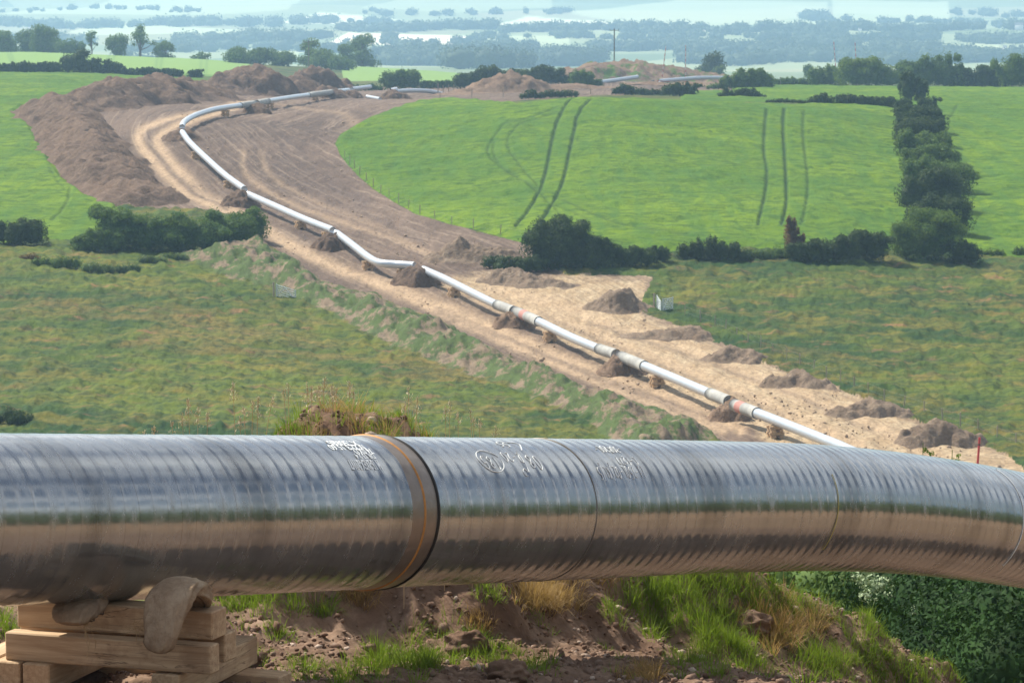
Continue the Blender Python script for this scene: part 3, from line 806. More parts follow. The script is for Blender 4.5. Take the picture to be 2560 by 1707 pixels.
def stroke(paths, w, r=.0036):
    """paths of (s, phi) on the pipe -> thin raised ribbons"""
    m = MB()
    for q in paths:
        q = np.array(q)
        if len(q) < 2: continue
        tt_ = np.linspace(0, len(q) - 1, (len(q) - 1) * 5 + 1)
        q = np.stack([np.interp(tt_, np.arange(len(q)), q[:, 0]), np.interp(tt_, np.arange(len(q)), q[:, 1])], 1)
        if len(q) > 6:
            k = np.array([1, 2, 3, 2, 1]) / 9.; qq = np.pad(q, ((2, 2), (0, 0)), 'edge'); q = np.stack([np.convolve(qq[:, a], k, 'valid') for a in (0, 1)], 1)
        m.tube(psurf(q[:, 0], q[:, 1], np.full(len(q), r)) - np.array(pr.location), w, 5)
    return m
def write(txt, u, v, hgt, wid, w=.0028, tilt=0.0):
    """txt upside down, its first (left in the picture) glyph at (u, v)"""
    s_, ph = find_sp(u, v); out = []
    for k, chh in enumerate(txt):
        jx = random.uniform(-.1, .1)
        for pth in GL.get(chh, []):
            out.append([(s_ + (k + (1 - a) * .75) * wid, ph + ((1 - b) * hgt / R0 - hgt / R0 / 2) * -1 * -1 - hgt / R0 * 0 + tilt * k + jx * .05 - (1 - b) * 0) for a, b in pth])
    return out
def writedown(txt, u, v, hgt, wid, w=.0028, tilt=0.0):
    s_, ph = find_sp(u, v); out = []
    for k, chh in enumerate(txt):
        j1 = random.uniform(-.012, .012)
        for pth in GL.get(chh, []):
            out.append([(s_ + (k + (1 - a) * .78) * wid, ph - (b - .5) * hgt / R0 + tilt * k + j1) for a, b in pth])
    return out
pth = []
pth += writedown("581", 1207, 1154, .085, .052, tilt=-.008)
s_, ph = find_sp(1224, 1153)
pth.append([(s_ + .105 * math.cos(a), ph + .20 * math.sin(a)) for a in np.linspace(.3, 6.4, 16)])
tag(stroke(pth, .0021).build("chalk_number", chalk, pr, True), "circled upside-down 185 in white chalk")
pth = writedown("02-2", 1258, 1143, .07, .045) + writedown("/80", 1302, 1152, .095, .062, tilt=-.015) + writedown("55", 1245, 1112, .05, .05)
s_, ph = find_sp(1232, 1106); s2_, p2_ = find_sp(1298, 1108); s3_, p3_ = find_sp(1304, 1128); s4_, p4_ = find_sp(1312, 1182)
pth += [[(s_, ph), (s2_, p2_), (s3_, p3_)], [(s4_ + .02 * math.cos(a), p4_ + .06 * math.sin(a)) for a in np.linspace(0, 5, 8)]]
tag(stroke(pth, .0021).build("chalk_writing", chalk, pr, True), "upside-down chalk figures beside the circled number")
pth = writedown("-L02R03-", 1488, 1124, .06, .033)
tag(stroke(pth, .0022).build("chalk_code", chalk, pr, True), "top line of upside-down white chalk figures")
pth = writedown("7721-L", 1542, 1150, .055, .034)
tag(stroke(pth, .0022).build("chalk_code", chalk, pr, True), "short middle line of upside-down white chalk figures")
pth = writedown("5/LK/20-L057-11", 1497, 1180, .075, .0315)
tag(stroke(pth, .0022).build("chalk_code", chalk, pr, True), "long bottom line of upside-down white chalk figures")

def stencil(lines_, name):
    """printed block lettering bent on to the pipe"""
    for txt, u, v, hgt, width in lines_:
        cu = bpy.data.curves.new("t", 'FONT'); cu.body = txt; cu.size = 1.0; cu.offset = .02
        ob = bpy.data.objects.new("t", cu); col.objects.link(ob)
        dg = bpy.context.evaluated_depsgraph_get(); me = bpy.data.meshes.new_from_object(ob.evaluated_get(dg))
        bpy.data.objects.remove(ob); bpy.data.curves.remove(cu)
        co = np.zeros(len(me.vertices) * 3, np.float32); me.vertices.foreach_get("co", co); co = co.reshape(-1, 3)
        w0 = co[:, 0].max() - co[:, 0].min(); x = (co[:, 0] - co[:, 0].min()) / w0 * width; y = co[:, 1] / .72 * hgt
        s_, ph = find_sp(u, v)
        V = psurf(s_ + (width - x), ph - y / R0 + .5 * hgt / R0, np.full(len(x), .0042)) - np.array(pr.location)
        me.vertices.foreach_set("co", V.astype(np.float32).ravel()); me.name = name
        me.materials.clear(); me.materials.append(chalk)
        link(bpy.data.objects.new(name, me), pr)
stencil([("XT50R85", 821, 1108, .050, .24), ("N 22 3 15 60", 824, 1118, .045, .29), ("74 0X12", 883, 1129, .045, .155), ("DR 13 2 4", 888, 1141, .036, .155), ("M 1E-2XEX-21W7", 874, 1162, .060, .25)], "stencil_lettering")

# ------------------------------------------------------------------ timber crib and sacks under the near pipe
wood_m, wt, wb = new_mat("sawn_timber"); g = NG(wt); op = g.obj(); rn = g.rnd()
gr_ = g.noise(g.map(op, (1.2, 22, 22)), 2.0, 6, .65); gk = g.noise(g.map(op, (1, 9, 14)), 1.3, 3, .5, dist=1.5)
wc = g.mix(g.step(gr_, .3, .7), (.36, .24, .14), (.58, .43, .275))
wc = g.mix(g.math('MULTIPLY', g.step(g.noise(op, 3.5, 5, .7), .52, .66), .5), wc, (.19, .105, .06))
crack = g.math('SUBTRACT', 1.0, g.math('MULTIPLY', g.math('ABSOLUTE', g.math('SUBTRACT', gk, .5)), 60), clamp=True)
crk = g.math('MULTIPLY', crack, g.step(g.noise(op, 2.2, 2), .42, .6))
wc = g.mix(g.math('MULTIPLY', crk, .85), wc, (.04, .025, .015))
wc = g.mix(g.math('MULTIPLY', rn, .4), wc, (.46, .29, .16))
g.val(wb.inputs['Base Color'], wc); wb.inputs['Roughness'].default_value = .8
wt.links.new(g.bump(g.math('SUBTRACT', gr_, crk), .5, .004), wb.inputs['Normal'])

def beam(name, root, c_, L, w, h, ang, label=None, mat=None):
    """a timber: built along local x so that its grain follows it"""
    m = MB(); m.box((0, 0, 0), (L, w, h), (1, 0), bevel=.006)
    V = np.concatenate(m.V)
    o = m.build(name, mat or wood_m, root)
    o.location = Vector([float(q) for q in c_]) - (root.location if root else Vector()); o.rotation_euler = (random.uniform(-.01, .01), random.uniform(-.008, .008), ang)
    if label: o["label"] = label
    return o
angb = math.radians(-20)
E1 = np.array([math.cos(angb), math.sin(angb), 0]); E2 = np.array([-math.sin(angb), math.cos(angb), 0])
H_ = .131
zt = P(300, 1507, 16.28)[2]                           # top of the uppermost timber
cb = np.array([P(300, 1500, 16.45)[0], 16.45, 0])
crib = empty("timber_crib", (cb[0], cb[1], zt - 4 * H_), "stack of sawn timber beams carrying the big pipe at lower left", "timber stack")
def corner_beam(name, u_c, dc, v_top, L, w, h, ang, right=True):
    """nearest vertical edge of the timber at picture column u_c; dc its distance"""
    p_ = P(u_c, v_top, dc); e1 = np.array([math.cos(ang), math.sin(ang), 0]); e2 = np.array([-math.sin(ang), math.cos(ang), 0])
    cc = p_ - e1 * L / 2 * (1 if right else -1) + e2 * w / 2; cc[2] = p_[2] - h / 2
    return beam(name, crib, cc, L, w, h, ang)
z1, z2, z3, z4 = zt, zt - H_ - .002, zt - 2 * H_ - .004, zt - 3 * H_ - .006
def vrow(z, d):  # picture row of height z at distance d
    return float(to_px(np.array([0, d, z]))[1])
corner_beam("timber", 530, 16.05, vrow(z1, 16.05), .99, .16, H_, angb)
corner_beam("timber", 527, 15.93, vrow(z2, 15.93), 1.04, .095, H_, angb)
corner_beam("timber", 562, 16.20, vrow(z2, 16.2), 1.05, .13, H_, angb)
a3 = angb + math.radians(2)
for (uc, dc, L, hh_) in ((446, 15.97, .95, H_), (122, 16.17, .8, H_), (48, 16.22, .8, H_), (-27, 16.27, .8, H_)):
    p_ = P(uc, 1600, dc); e1 = np.array([math.cos(a3), math.sin(a3), 0]); e2 = np.array([-math.sin(a3), math.cos(a3), 0])
    cc = p_ - e1 * .068 + e2 * L / 2; cc[2] = z3 - hh_ / 2 - (.006 if uc == 446 else 0)
    beam("timber", crib, cc, L, .135, hh_, a3 + math.pi / 2).rotation_euler = (0, 0, a3 + math.pi / 2)
for k_ in (-.32, .32):
    cc = cb + E1 * 0 + E2 * k_ + E2 * .1; cc = np.array([cc[0], cc[1], z4 - H_ / 2])
    beam("timber", crib, cc, 1.3, .15, H_, angb)

bur, bt, bb = new_mat("burlap"); g = NG(bt); op = g.obj()
wv = g.math('MULTIPLY', g.noise(g.map(op, (1, 1, 8)), 60, 2), g.noise(g.map(op, (8, 8, 1)), 60, 2))
g.val(bb.inputs['Base Color'], g.mix(g.step(g.noise(op, 5, 5, .7), .35, .65), (.23, .16, .105), (.38, .29, .20)))
fold = g.noise(g.map(op, (9, 9, 3)), 2.2, 4, .6, dist=1.2)
bb.inputs['Roughness'].default_value = .95; bb.inputs['Specular IOR Level'].default_value = .05; bt.links.new(g.bump(wv, .8, .004, g.bump(fold, .55, .03)), bb.inputs['Normal'])

seam_m = plain("sack_seam", (.13, .09, .06), .95, 0, .3, 60)
def sack(name, label, knots, seed=0):
    """knots: (u, v, d, half width m, half thickness m) along the sack; swept closed section with folds"""
    k_ = np.array([[*P(a, b, d), w, t] for a, b, d, w, t in knots]); n = len(k_)
    tt_ = np.linspace(0, n - 1, 46); i = np.clip(tt_.astype(int), 0, n - 2); f_ = (tt_ - i)[:, None]
    p0 = k_[np.maximum(i - 1, 0)]; p1 = k_[i]; p2 = k_[i + 1]; p3 = k_[np.minimum(i + 2, n - 1)]
    q = .5 * ((2 * p1) + (-p0 + p2) * f_ + (2 * p0 - 5 * p1 + 4 * p2 - p3) * f_**2 + (-p0 + 3 * p1 - 3 * p2 + p3) * f_**3)
    C_ = q[:, :3]; T = np.gradient(C_, axis=0); T /= np.linalg.norm(T, axis=1)[:, None]
    side = np.tile(E1, (len(C_), 1)); side -= (side * T).sum(1)[:, None] * T; side /= np.linalg.norm(side, axis=1)[:, None]
    nor = np.cross(T, side); sg = 40; th = np.linspace(0, 2 * np.pi, sg, endpoint=False)
    TH, TT = np.meshgrid(th, np.arange(len(C_)), indexing='xy')
    ca, sa_ = np.cos(TH), np.sin(TH)
    rx = q[:, 3][:, None] * np.sign(ca) * np.abs(ca)**.8; ry = q[:, 4][:, None] * np.sign(sa_) * np.abs(sa_)**.8
    wr = 1 + .20 * fbm(np.cos(TH) * 1.6 + seed, np.sin(TH) * 1.6 + TT / 11., 3, seed) + .22 * (ridged(np.cos(TH) * 3.4 + TT / 16., np.sin(TH) * 2.4 + TT / 14., seed + 3) - .5)
    endf = np.clip(np.minimum(TT, len(C_) - 1 - TT) / 4., 0, 1)**.5; endf = .25 + .75 * endf
    crease = 1 - .16 * np.exp(-((np.sin(TH * .5 + 1.15 + .15 * np.sin(TT / 9.)) - .2) / .09)**2)
    V = C_[:, None] + (rx * wr * endf * crease)[..., None] * side[:, None] + (ry * wr * endf * crease)[..., None] * nor[:, None]
    V = V.reshape(-1, 3); nn = len(C_)
    i_, j_ = np.meshgrid(np.arange(nn - 1), np.arange(sg), indexing='ij')
    F_ = np.stack([i_ * sg + j_, i_ * sg + (j_ + 1) % sg, (i_ + 1) * sg + (j_ + 1) % sg, (i_ + 1) * sg + j_], -1).reshape(-1, 4)
    V = np.concatenate([V, C_[:1], C_[-1:]]); j_ = np.arange(sg); c0 = nn * sg
    F_ = np.concatenate([F_, np.stack([(j_ + 1) % sg, j_, np.full(sg, c0), np.full(sg, c0)], 1), np.stack([c0 - sg + j_, c0 - sg + (j_ + 1) % sg, np.full(sg, c0 + 1), np.full(sg, c0 + 1)], 1)])
    m = MB(); m.add(V, F_); o = m.build(name, bur, None, True, origin=C_[-1])
    hem = V[:nn * sg].reshape(nn, sg, 3)[3:-4, int(sg * .86)]; hc_ = C_[3:-4]; hem = hc_ + (hem - hc_) * 1.03
    m = MB(); m.tube(hem - C_[-1], .0045, 6); m.build("seam", seam_m, o, True)
    return tag(o, label, "sack")
sack("burlap_sack", "dirty brown sack folded over the timbers, squeezed under the pipe right of centre",
     [(498, 1508, 16.25, .05, .045), (490, 1482, 16.14, .075, .05), (456, 1466, 15.95, .10, .042), (426, 1488, 15.82, .106, .040), (410, 1540, 15.76, .092, .036), (400, 1588, 15.73, .075, .036), (392, 1632, 15.72, .058, .030)], 2)
sack("burlap_sack", "small dusty sack with a sunlit side wedged under the pipe at left", [(240, 1502, 16.3, .06, .04), (205, 1512, 16.12, .10, .045), (185, 1535, 16.0, .10, .04), (180, 1562, 15.97, .055, .03)], 7)
straw_m = plain("straw", (.40, .27, .14), .8, 0, .3, 4)
m = MB()
for (u_, v_, n_) in ((215, 1560, 16), (340, 1560, 14), (440, 1575, 6), (450, 1500, 4)):
    for k_ in range(n_):
        a = P(u_ + random.gauss(0, 12), v_ + random.gauss(0, 8), 15.98); b = a + np.array([random.gauss(0, .03), random.gauss(0, .01) - .01, -abs(random.gauss(0, .04))]); mid = (a + b) / 2 + np.array([random.gauss(0, .02), -.01, 0])
        m.tube([a, mid, b], .0014, 4)
tag(m.build("loose_straw", straw_m, None, True), "wisps of straw fraying round the sacks on the timber stack", None, None, "stuff")

# ------------------------------------------------------------------ grass, clods and stones on the bank
grass_m = leaf_mat("grass_blades", (.070, .150, .020), (.17, .27, .040), 1.3, .42, 25)
dry_m = leaf_mat("dry_grass", (.26, .17, .08), (.42, .31, .16), 2.0, .3, 25)
def blades(base, L, lean, width, curl=.5, seg=3):
    """base (n,3), L (n,), lean (n,2) horizontal lean; -> tapered ribbons"""
    n = len(base); az = rng.uniform(0, 2 * np.pi, n)
    wdir = np.stack([np.cos(az), np.sin(az), np.zeros(n)], 1)
    V = np.zeros((n, seg + 1, 2, 3)); 
    for k in range(seg + 1):
        t = k / seg
        off = np.stack([lean[:, 0] * t ** (1 + curl), lean[:, 1] * t ** (1 + curl), np.sqrt(np.maximum(1 - (lean**2).sum(1) * .8 * t * t, .15)) * t], 1) * L[:, None]
        off[:, 2] -= L * .25 * (lean**2).sum(1) * t**3
        w = width * (1 - t)**.7 + .0004
        V[:, k, 0] = base + off - wdir * (w / 2)[:, None] if not np.isscalar(w) else base + off - wdir * w / 2
        V[:, k, 1] = base + off + wdir * (w / 2)[:, None] if not np.isscalar(w) else base + off + wdir * w / 2
    V = V.reshape(-1, 3); o_ = (np.arange(n) * (seg + 1) * 2)[:, None, None]
    q = np.array([[2 * k, 2 * k + 1, 2 * k + 3, 2 * k + 2] for k in range(seg)])[None]
    return V, (q + o_).reshape(-1, 4)
def tufts(centres, r, per, L, spread=.75, w=.0038):
    B_ = []; Ls = []; Ln = []
    for c_, rr, n_, l_ in zip(centres, r, per, L):
        a = rng.uniform(0, 2 * np.pi, n_); q = rr * np.sqrt(rng.random(n_))
        x = c_[0] + q * np.cos(a); y = c_[1] + q * np.sin(a)
        B_.append(np.stack([x, y, GN(x, y) - .01], 1)); Ls.append(l_ * rng.uniform(.45, 1.15, n_))
        Ln.append(np.stack([np.cos(a), np.sin(a)], 1) * (spread * rng.uniform(.2, 1.3, n_) * (q / rr + .25))[:, None] + rng.normal(0, .15, (n_, 2)))
    B_ = np.concatenate(B_); Ls = np.concatenate(Ls); Ln = np.clip(np.concatenate(Ln), -.85, .85)
    return blades(B_, Ls, Ln, w * rng.uniform(.6, 1.3, len(Ls)))
PATCH = [ # u, v, ru, rv, count, blade length
 (640, 1510, 110, 35, 60, .20), (790, 1520, 40, 25, 8, .12), (700, 1590, 120, 30, 16, .12), (620, 1640, 60, 30, 10, .14), (1060, 1590, 40, 30, 6, .1),
 (950, 1660, 90, 45, 46, .22), (1060, 1640, 110, 50, 66, .22), (1180, 1610, 90, 35, 26, .18), (1280, 1660, 110, 40, 40, .2), (860, 1690, 80, 25, 20, .18), (760, 1670, 70, 30, 18, .16),
 (1230, 1480, 60, 22, 12, .16), (1330, 1530, 60, 40, 8, .10), (1530, 1530, 70, 40, 12, .16), (1590, 1500, 60, 40, 40, .24), (1640, 1570, 60, 50, 24, .22), (1700, 1500, 90, 50, 90, .26), (1790, 1560, 90, 55, 80, .26),
 (1850, 1640, 90, 60, 70, .26), (1900, 1500, 100, 60, 60, .22), (2000, 1540, 90, 50, 50, .2), (2060, 1660, 60, 50, 54, .27), (2150, 1640, 90, 60, 60, .22), (1960, 1440, 80, 25, 40, .18), (2260, 1660, 90, 45, 60, .2), (2370, 1690, 90, 35, 50, .2),
 (1720, 1660, 70, 50, 40, .22), (1560, 1660, 50, 50, 12, .14), (2100, 1500, 120, 40, 60, .22), (2200, 1560, 90, 35, 50, .22), (20, 1560, 40, 30, 16, .2), (260, 1650, 60, 20, 6, .1), (2480, 1680, 70, 30, 30, .2), (1620, 1440, 90, 14, 24, .16), (1800, 1450, 120, 20, 50, .2),
]
cs = []; rs = []; ns = []; Ls = []
for (u_, v_, ru, rv, cnt, l_) in PATCH:
    for k_ in range(int(cnt * (.6 if u_ < 1560 else .56))):
        w_ = castn(u_ + random.gauss(0, ru * .5), v_ + random.gauss(0, rv * .5))
        if w_[1] > 45: continue
        cs.append(w_); rs.append(random.uniform(.03, .09)); ns.append(random.randint(18, 52)); Ls.append(l_ * random.choice([.3, .4, .5, .65]))
# top of the bank: a fringe and the tall clump that stands up behind the pipe
def st2xy(s_, t_): return np.array([O2[0] + s_ * A2d[0] + t_ * N2d[0], O2[1] + s_ * A2d[1] + t_ * N2d[1], 0])
for k_ in range(170):
    s_ = random.uniform(-3.5, 10); t_ = random.gauss(1.9, .4)
    cs.append(st2xy(s_, t_)); rs.append(random.uniform(.03, .09)); ns.append(random.randint(10, 26)); Ls.append(random.uniform(.05, .13))
for k_ in range(180):
    s_ = random.choice([random.gauss(.36, .16), random.gauss(1.3, .30), random.gauss(1.6, .35)]); t_ = random.uniform(1.25, 2.0)
    cs.append(st2xy(s_, t_)); rs.append(random.uniform(.03, .08)); ns.append(random.randint(24, 50)); Ls.append(random.uniform(.07, .15))
V_, F_ = tufts(cs, rs, ns, Ls)
tag(mk("grass", V_, F_, grass_m, smooth=False), "fresh green grass tufts growing over the brown bank behind the near pipe", None, None, "stuff")
cs = []; rs = []; ns = []; Ls = []
for (u_, v_, ru, rv, cnt, l_) in [(1350, 1500, 60, 25, 40, .22), (1420, 1500, 40, 20, 12, .2), (900, 1480, 30, 25, 16, .2), (1960, 1590, 50, 40, 40, .2), (1900, 1540, 60, 50, 30, .16), (2020, 1560, 40, 30, 16, .16), (1620, 1690, 60, 20, 14, .18), (1200, 1560, 40, 14, 12, .1), (1480, 1440, 100, 14, 20, .15)]:
    for k_ in range(cnt):
        w_ = castn(u_ + random.gauss(0, ru * .5), v_ + random.gauss(0, rv * .5)); cs.append(w_); rs.append(random.uniform(.03, .07)); ns.append(random.randint(20, 36)); Ls.append(l_ * random.uniform(.5, 1.1))
for k_ in range(56):
    s_ = random.choice([random.gauss(.12, .14), random.uniform(0, 1.7)]); cs.append(st2xy(s_, random.uniform(1.3, 1.9))); rs.append(.05); ns.append(30); Ls.append(random.uniform(.12, .22))
V_, F_ = tufts(cs, rs, ns, Ls, .9)
tag(mk("dry_grass", V_, F_, dry_m, smooth=False), "dry brown grass hanging down the near bank", None, None, "stuff")

# flowering stems standing above the pipe's upper edge
seed_m = plain("seed_heads", (.55, .46, .30), .8, 0, .25, 40)
def stem(name, label, u, v_tip, u_base, d, head, group, lean=0):
    tip = P(u, v_tip, d); bx_ = P(u_base, 1000, d)[0]; base = np.array([bx_, d, float(GN(bx_, d))])
    ms = MB(); tt_ = np.linspace(0, 1, 8)[:, None]
    mid = (base + tip) / 2 + np.array([(base[0] - tip[0]) * .25, 0, .03])
    pts = (1 - tt_)**2 * base + 2 * tt_ * (1 - tt_) * mid + tt_**2 * tip
    ms.tube(pts, np.linspace(.0022, .0012, 8), 5)
    root = empty(name, base, label, "grass stem", group)
    o = ms.build("stalk", straw_m, root, True); o.data.transform(__import__('mathutils').Matrix.Translation(-root.location))
    hv = []; n_ = head
    dirv = pts[-1] - pts[-3]; dirv /= np.linalg.norm(dirv)
    b_ = []; L_ = []; ln = []
    hl = .10 if n_ > 30 else .06
    for k_ in range(n_):
        t = random.random(); c_ = tip - dirv * hl * t
        b_.append(c_ + np.random.default_rng(k_).normal(0, .004 + .012 * t, 3)); L_.append(random.uniform(.012, .022)); ln.append([random.gauss(dirv[0], .4), random.gauss(0, .4)])
    V, Fq = blades(np.array(b_), np.array(L_), np.clip(np.array(ln), -.85, .85), np.full(n_, .006), seg=2)
    mk("seed_head", V - np.array(root.location), Fq, seed_m, root, False)
STEMS = [(582, 958, 592, 40), (470, 1000, 480, 60), (495, 1018, 490, 40), (455, 1040, 470, 30), (430, 1055, 440, 24), (520, 1035, 505, 30), (646, 995, 640, 34), (632, 1005, 628, 30), (684, 990, 660, 34), (610, 1020, 615, 30), (600, 1045, 604, 20),
         (768, 962, 790, 50), (778, 968, 785, 44), (812, 945, 800, 50), (798, 968, 805, 44), (830, 965, 828, 54), (842, 972, 838, 30), (875, 955, 862, 56), (884, 975, 868, 30), (708, 975, 730, 20), (720, 960, 726, 16),
         (1022, 968, 1018, 34), (1044, 995, 1030, 44), (1012, 1010, 1008, 24), (1125, 1005, 1120, 24), (1114, 1022, 1110, 28), (1185, 1045, 1180, 30), (1145, 1035, 1148, 24), (1200, 1048, 1192, 26), (1176, 1025, 1190, 10), (1240, 1068, 1230, 20), (385, 1068, 380, 24), (360, 1078, 356, 20)]
for (u_, v_, ub_, hd) in STEMS:
    stem("grass_stem", "thin seeding grass stem rising behind the near pipe's upper edge, one of many", u_, v_, ub_, 20.2 + random.uniform(-.3, .5), hd, "seeding grass stems behind the pipe")

# clods and pebbles
t_ = (1 + 5**.5) / 2
ICO = np.array([(-1, t_, 0), (1, t_, 0), (-1, -t_, 0), (1, -t_, 0), (0, -1, t_), (0, 1, t_), (0, -1, -t_), (0, 1, -t_), (t_, 0, -1), (t_, 0, 1), (-t_, 0, -1), (-t_, 0, 1)]) / 1.9
ICF = np.array([(0, 11, 5), (0, 5, 1), (0, 1, 7), (0, 7, 10), (0, 10, 11), (1, 5, 9), (5, 11, 4), (11, 10, 2), (10, 7, 6), (7, 1, 8), (3, 9, 4), (3, 4, 2), (3, 2, 6), (3, 6, 8), (3, 8, 9), (4, 9, 5), (2, 4, 11), (6, 2, 10), (8, 6, 7), (9, 8, 1)])
def rocks(pos, rad, jit=.3):
    n = len(pos); V = ICO[None] * (1 + rng.normal(0, jit, (n, 12, 1)) * .6); sc_ = rng.uniform(.6, 1.3, (n, 1, 3)); V = V * sc_ * rad[:, None, None]
    a = rng.uniform(0, 6.3, n); ca, sa_ = np.cos(a), np.sin(a)
    V = np.stack([V[..., 0] * ca[:, None] - V[..., 1] * sa_[:, None], V[..., 0] * sa_[:, None] + V[..., 1] * ca[:, None], V[..., 2] * .8], -1) + pos[:, None]
    return V.reshape(-1, 3), (ICF[None] + (np.arange(n) * 12)[:, None, None]).reshape(-1, 3)
n_ = 26000
s_ = rng.uniform(-4, 11, n_); q_ = rng.uniform(-1.6, 3.2, n_)
x = O2[0] + s_ * A2d[0] + q_ * N2d[0]; y = O2[1] + s_ * A2d[1] + q_ * N2d[1]
rad = np.clip(rng.lognormal(-4.75, .55, n_), .004, .05)
V_, F_ = rocks(np.stack([x, y, GN(x, y) + rad * .3], 1), rad)
tag(mk("soil_clods", V_, F_, soil_mat("clod_soil", (.17, .10, .07), (.24, .155, .11), (.30, .22, .17), 8, .3, .01), smooth=False), "crumbly clods of brown soil scattered over the near bank", None, None, "stuff")
n_ = 900
s_ = rng.uniform(-4, 11, n_); q_ = rng.uniform(-1.0, 3.0, n_)
x = O2[0] + s_ * A2d[0] + q_ * N2d[0]; y = O2[1] + s_ * A2d[1] + q_ * N2d[1]; rad = np.clip(rng.lognormal(-4.3, .45, n_), .008, .05)
V_, F_ = rocks(np.stack([x, y, GN(x, y) + rad * .3], 1), rad, .22)
tag(mk("pebbles", V_, F_, plain("pebble", (.40, .31, .25), .8, 0, .4, 20), smooth=False), "pale pebbles lying in the soil of the near bank", None, None, "stuff")
# two big clods in the bank
def boulder(u, v, r, label, mat=None, sq=.7):
    w_ = castn(u, v); th, ph = np.meshgrid(np.linspace(0, 2 * np.pi, 48, endpoint=False), np.linspace(.02, np.pi - .02, 28), indexing='ij')
    d_ = np.stack([np.cos(th) * np.sin(ph), np.sin(th) * np.sin(ph), np.cos(ph)], -1)
    rr = r * (1 + .22 * fbm(d_[..., 0] * 2 + 9 + u, d_[..., 1] * 2 + d_[..., 2] * 2.3, 4, 3, .6)); V = d_ * rr[..., None] * np.array([1.1, 1, sq])
    n1_, n2_ = th.shape; i_, j_ = np.meshgrid(np.arange(n1_), np.arange(n2_ - 1), indexing='ij')
    q = np.stack([i_ * n2_ + j_, i_ * n2_ + j_ + 1, ((i_ + 1) % n1_) * n2_ + j_ + 1, ((i_ + 1) % n1_) * n2_ + j_], -1).reshape(-1, 4)
    o = mk("soil_clod", V.reshape(-1, 3), q, mat or soil); o.location = (w_[0], w_[1], w_[2] + r * .2)
    tag(o, label, "clod")
boulder(1165, 1620, .11, "large round clod of brown soil among green grass at bottom centre")
boulder(600, 1640, .08, "pale lump of soil just right of the timber stack")
boulder(1270, 1695, .10, "crumbly brown clod at the bottom edge below the grass")
boulder(1880, 1580, .12, "reddish brown clod under hanging dry grass on the bank")

# ------------------------------------------------------------------ foliage builder
def foliage(blobs, leaf, dens=2.2, core=.74, shape=1.0, seed=0, maxn=9000):
    """blobs: (centre, (rx, ry, rz)); leaf-size faces through the outer shell of every blob, dark core inside"""
    r_ = np.random.default_rng(seed); C_ = []; N_ = []
    CV = []; CF = []; nb_ = 0
    for c_, rad in blobs:
        c_ = np.array(c_, float); rad = np.array(rad, float)
        area = 4 * np.pi * (rad[0] * rad[1] * rad[2])**(2 / 3.)
        n = int(min(maxn, max(30, dens * area / leaf**2)))
        d = r_.normal(size=(n, 3)); d /= np.linalg.norm(d, axis=1)[:, None]; d = d[d[:, 2] > -.75]
        lump = 1 + .20 * fbm(d[:, 0] * 2.1 + seed, d[:, 1] * 2.1 + d[:, 2] * 2.7, 3, seed + 5, .6)
        rr = lump * (1.02 - .30 * r_.random(len(d))**1.6)
        rr = rr * np.where(r_.random(len(d)) < .06, r_.uniform(1.0, 1.18, len(d)), 1); C_.append(c_ + d * rad * rr[:, None]); N_.append(d)
        dd = ICO / np.linalg.norm(ICO, axis=1)[:, None]
        CV.append(c_ + dd * rad * core); CF.append(ICF + nb_); nb_ += 12
    C_ = np.concatenate(C_); N_ = np.concatenate(N_); n = len(C_)
    nr = N_ + r_.normal(0, .55, (n, 3)); nr /= np.linalg.norm(nr, axis=1)[:, None]
    a = np.cross(nr, r_.normal(size=(n, 3))); a /= np.linalg.norm(a, axis=1)[:, None] + 1e-9; b = np.cross(nr, a)
    l = leaf * r_.uniform(.5, 1.2, n)[:, None]
    V = np.stack([C_ - a * l * .6, C_ - b * l * .32, C_ + a * l * .6, C_ + b * l * .32], 1).reshape(-1, 3)
    Fq = np.arange(n * 4).reshape(-1, 4)
    CV = np.concatenate(CV); CF = np.concatenate(CF)
    V = np.concatenate([V, CV]); Fq = np.concatenate([Fq, np.concatenate([CF, CF[:, 2:3]], 1) + n * 4])
    return V, Fq
def put_foliage(name, V, Fq, mat, parent=None, origin=(0, 0, 0)):
    # triangles of the core were stored with a doubled index: split them into a second pass as true tris
    deg = Fq[:, 2] == Fq[:, 3]
    V = np.asarray(V) - np.asarray(origin)
    me = bpy.data.meshes.new(name); q = Fq[~deg]; t = Fq[deg][:, :3]
    me.vertices.add(len(V)); me.vertices.foreach_set("co", V.astype(np.float32).ravel())
    li = np.concatenate([q.ravel(), t.ravel()]).astype(np.int32); me.loops.add(len(li)); me.loops.foreach_set("vertex_index", li)
    ls = np.concatenate([np.arange(len(q)) * 4, len(q) * 4 + np.arange(len(t)) * 3]).astype(np.int32); lt = np.concatenate([np.full(len(q), 4), np.full(len(t), 3)]).astype(np.int32)
    me.polygons.add(len(ls)); me.polygons.foreach_set("loop_start", ls); me.polygons.foreach_set("loop_total", lt)
    me.update(calc_edges=True); me.materials.append(mat)
    return link(bpy.data.objects.new(name, me), parent)
L_dark = leaf_mat("dark_leaves", (.020, .048, .014), (.060, .100, .026), .7, .18, 1.6)
L_mid = leaf_mat("hedge_leaves", (.045, .11, .028), (.12, .20, .05), .7, .25, 1.6)
L_pale = leaf_mat("pale_leaves", (.075, .14, .055), (.15, .22, .09), .5, .3, 1.6)
L_green = leaf_mat("bright_leaves", (.06, .13, .025), (.14, .22, .045), .5, .3, 1.6)
L_red = leaf_mat("reddish_leaves", (.09, .06, .03), (.16, .11, .05), .5, .3, 1.6)
bark = plain("bark", (.12, .09, .065), .9, 0, .3, 3)

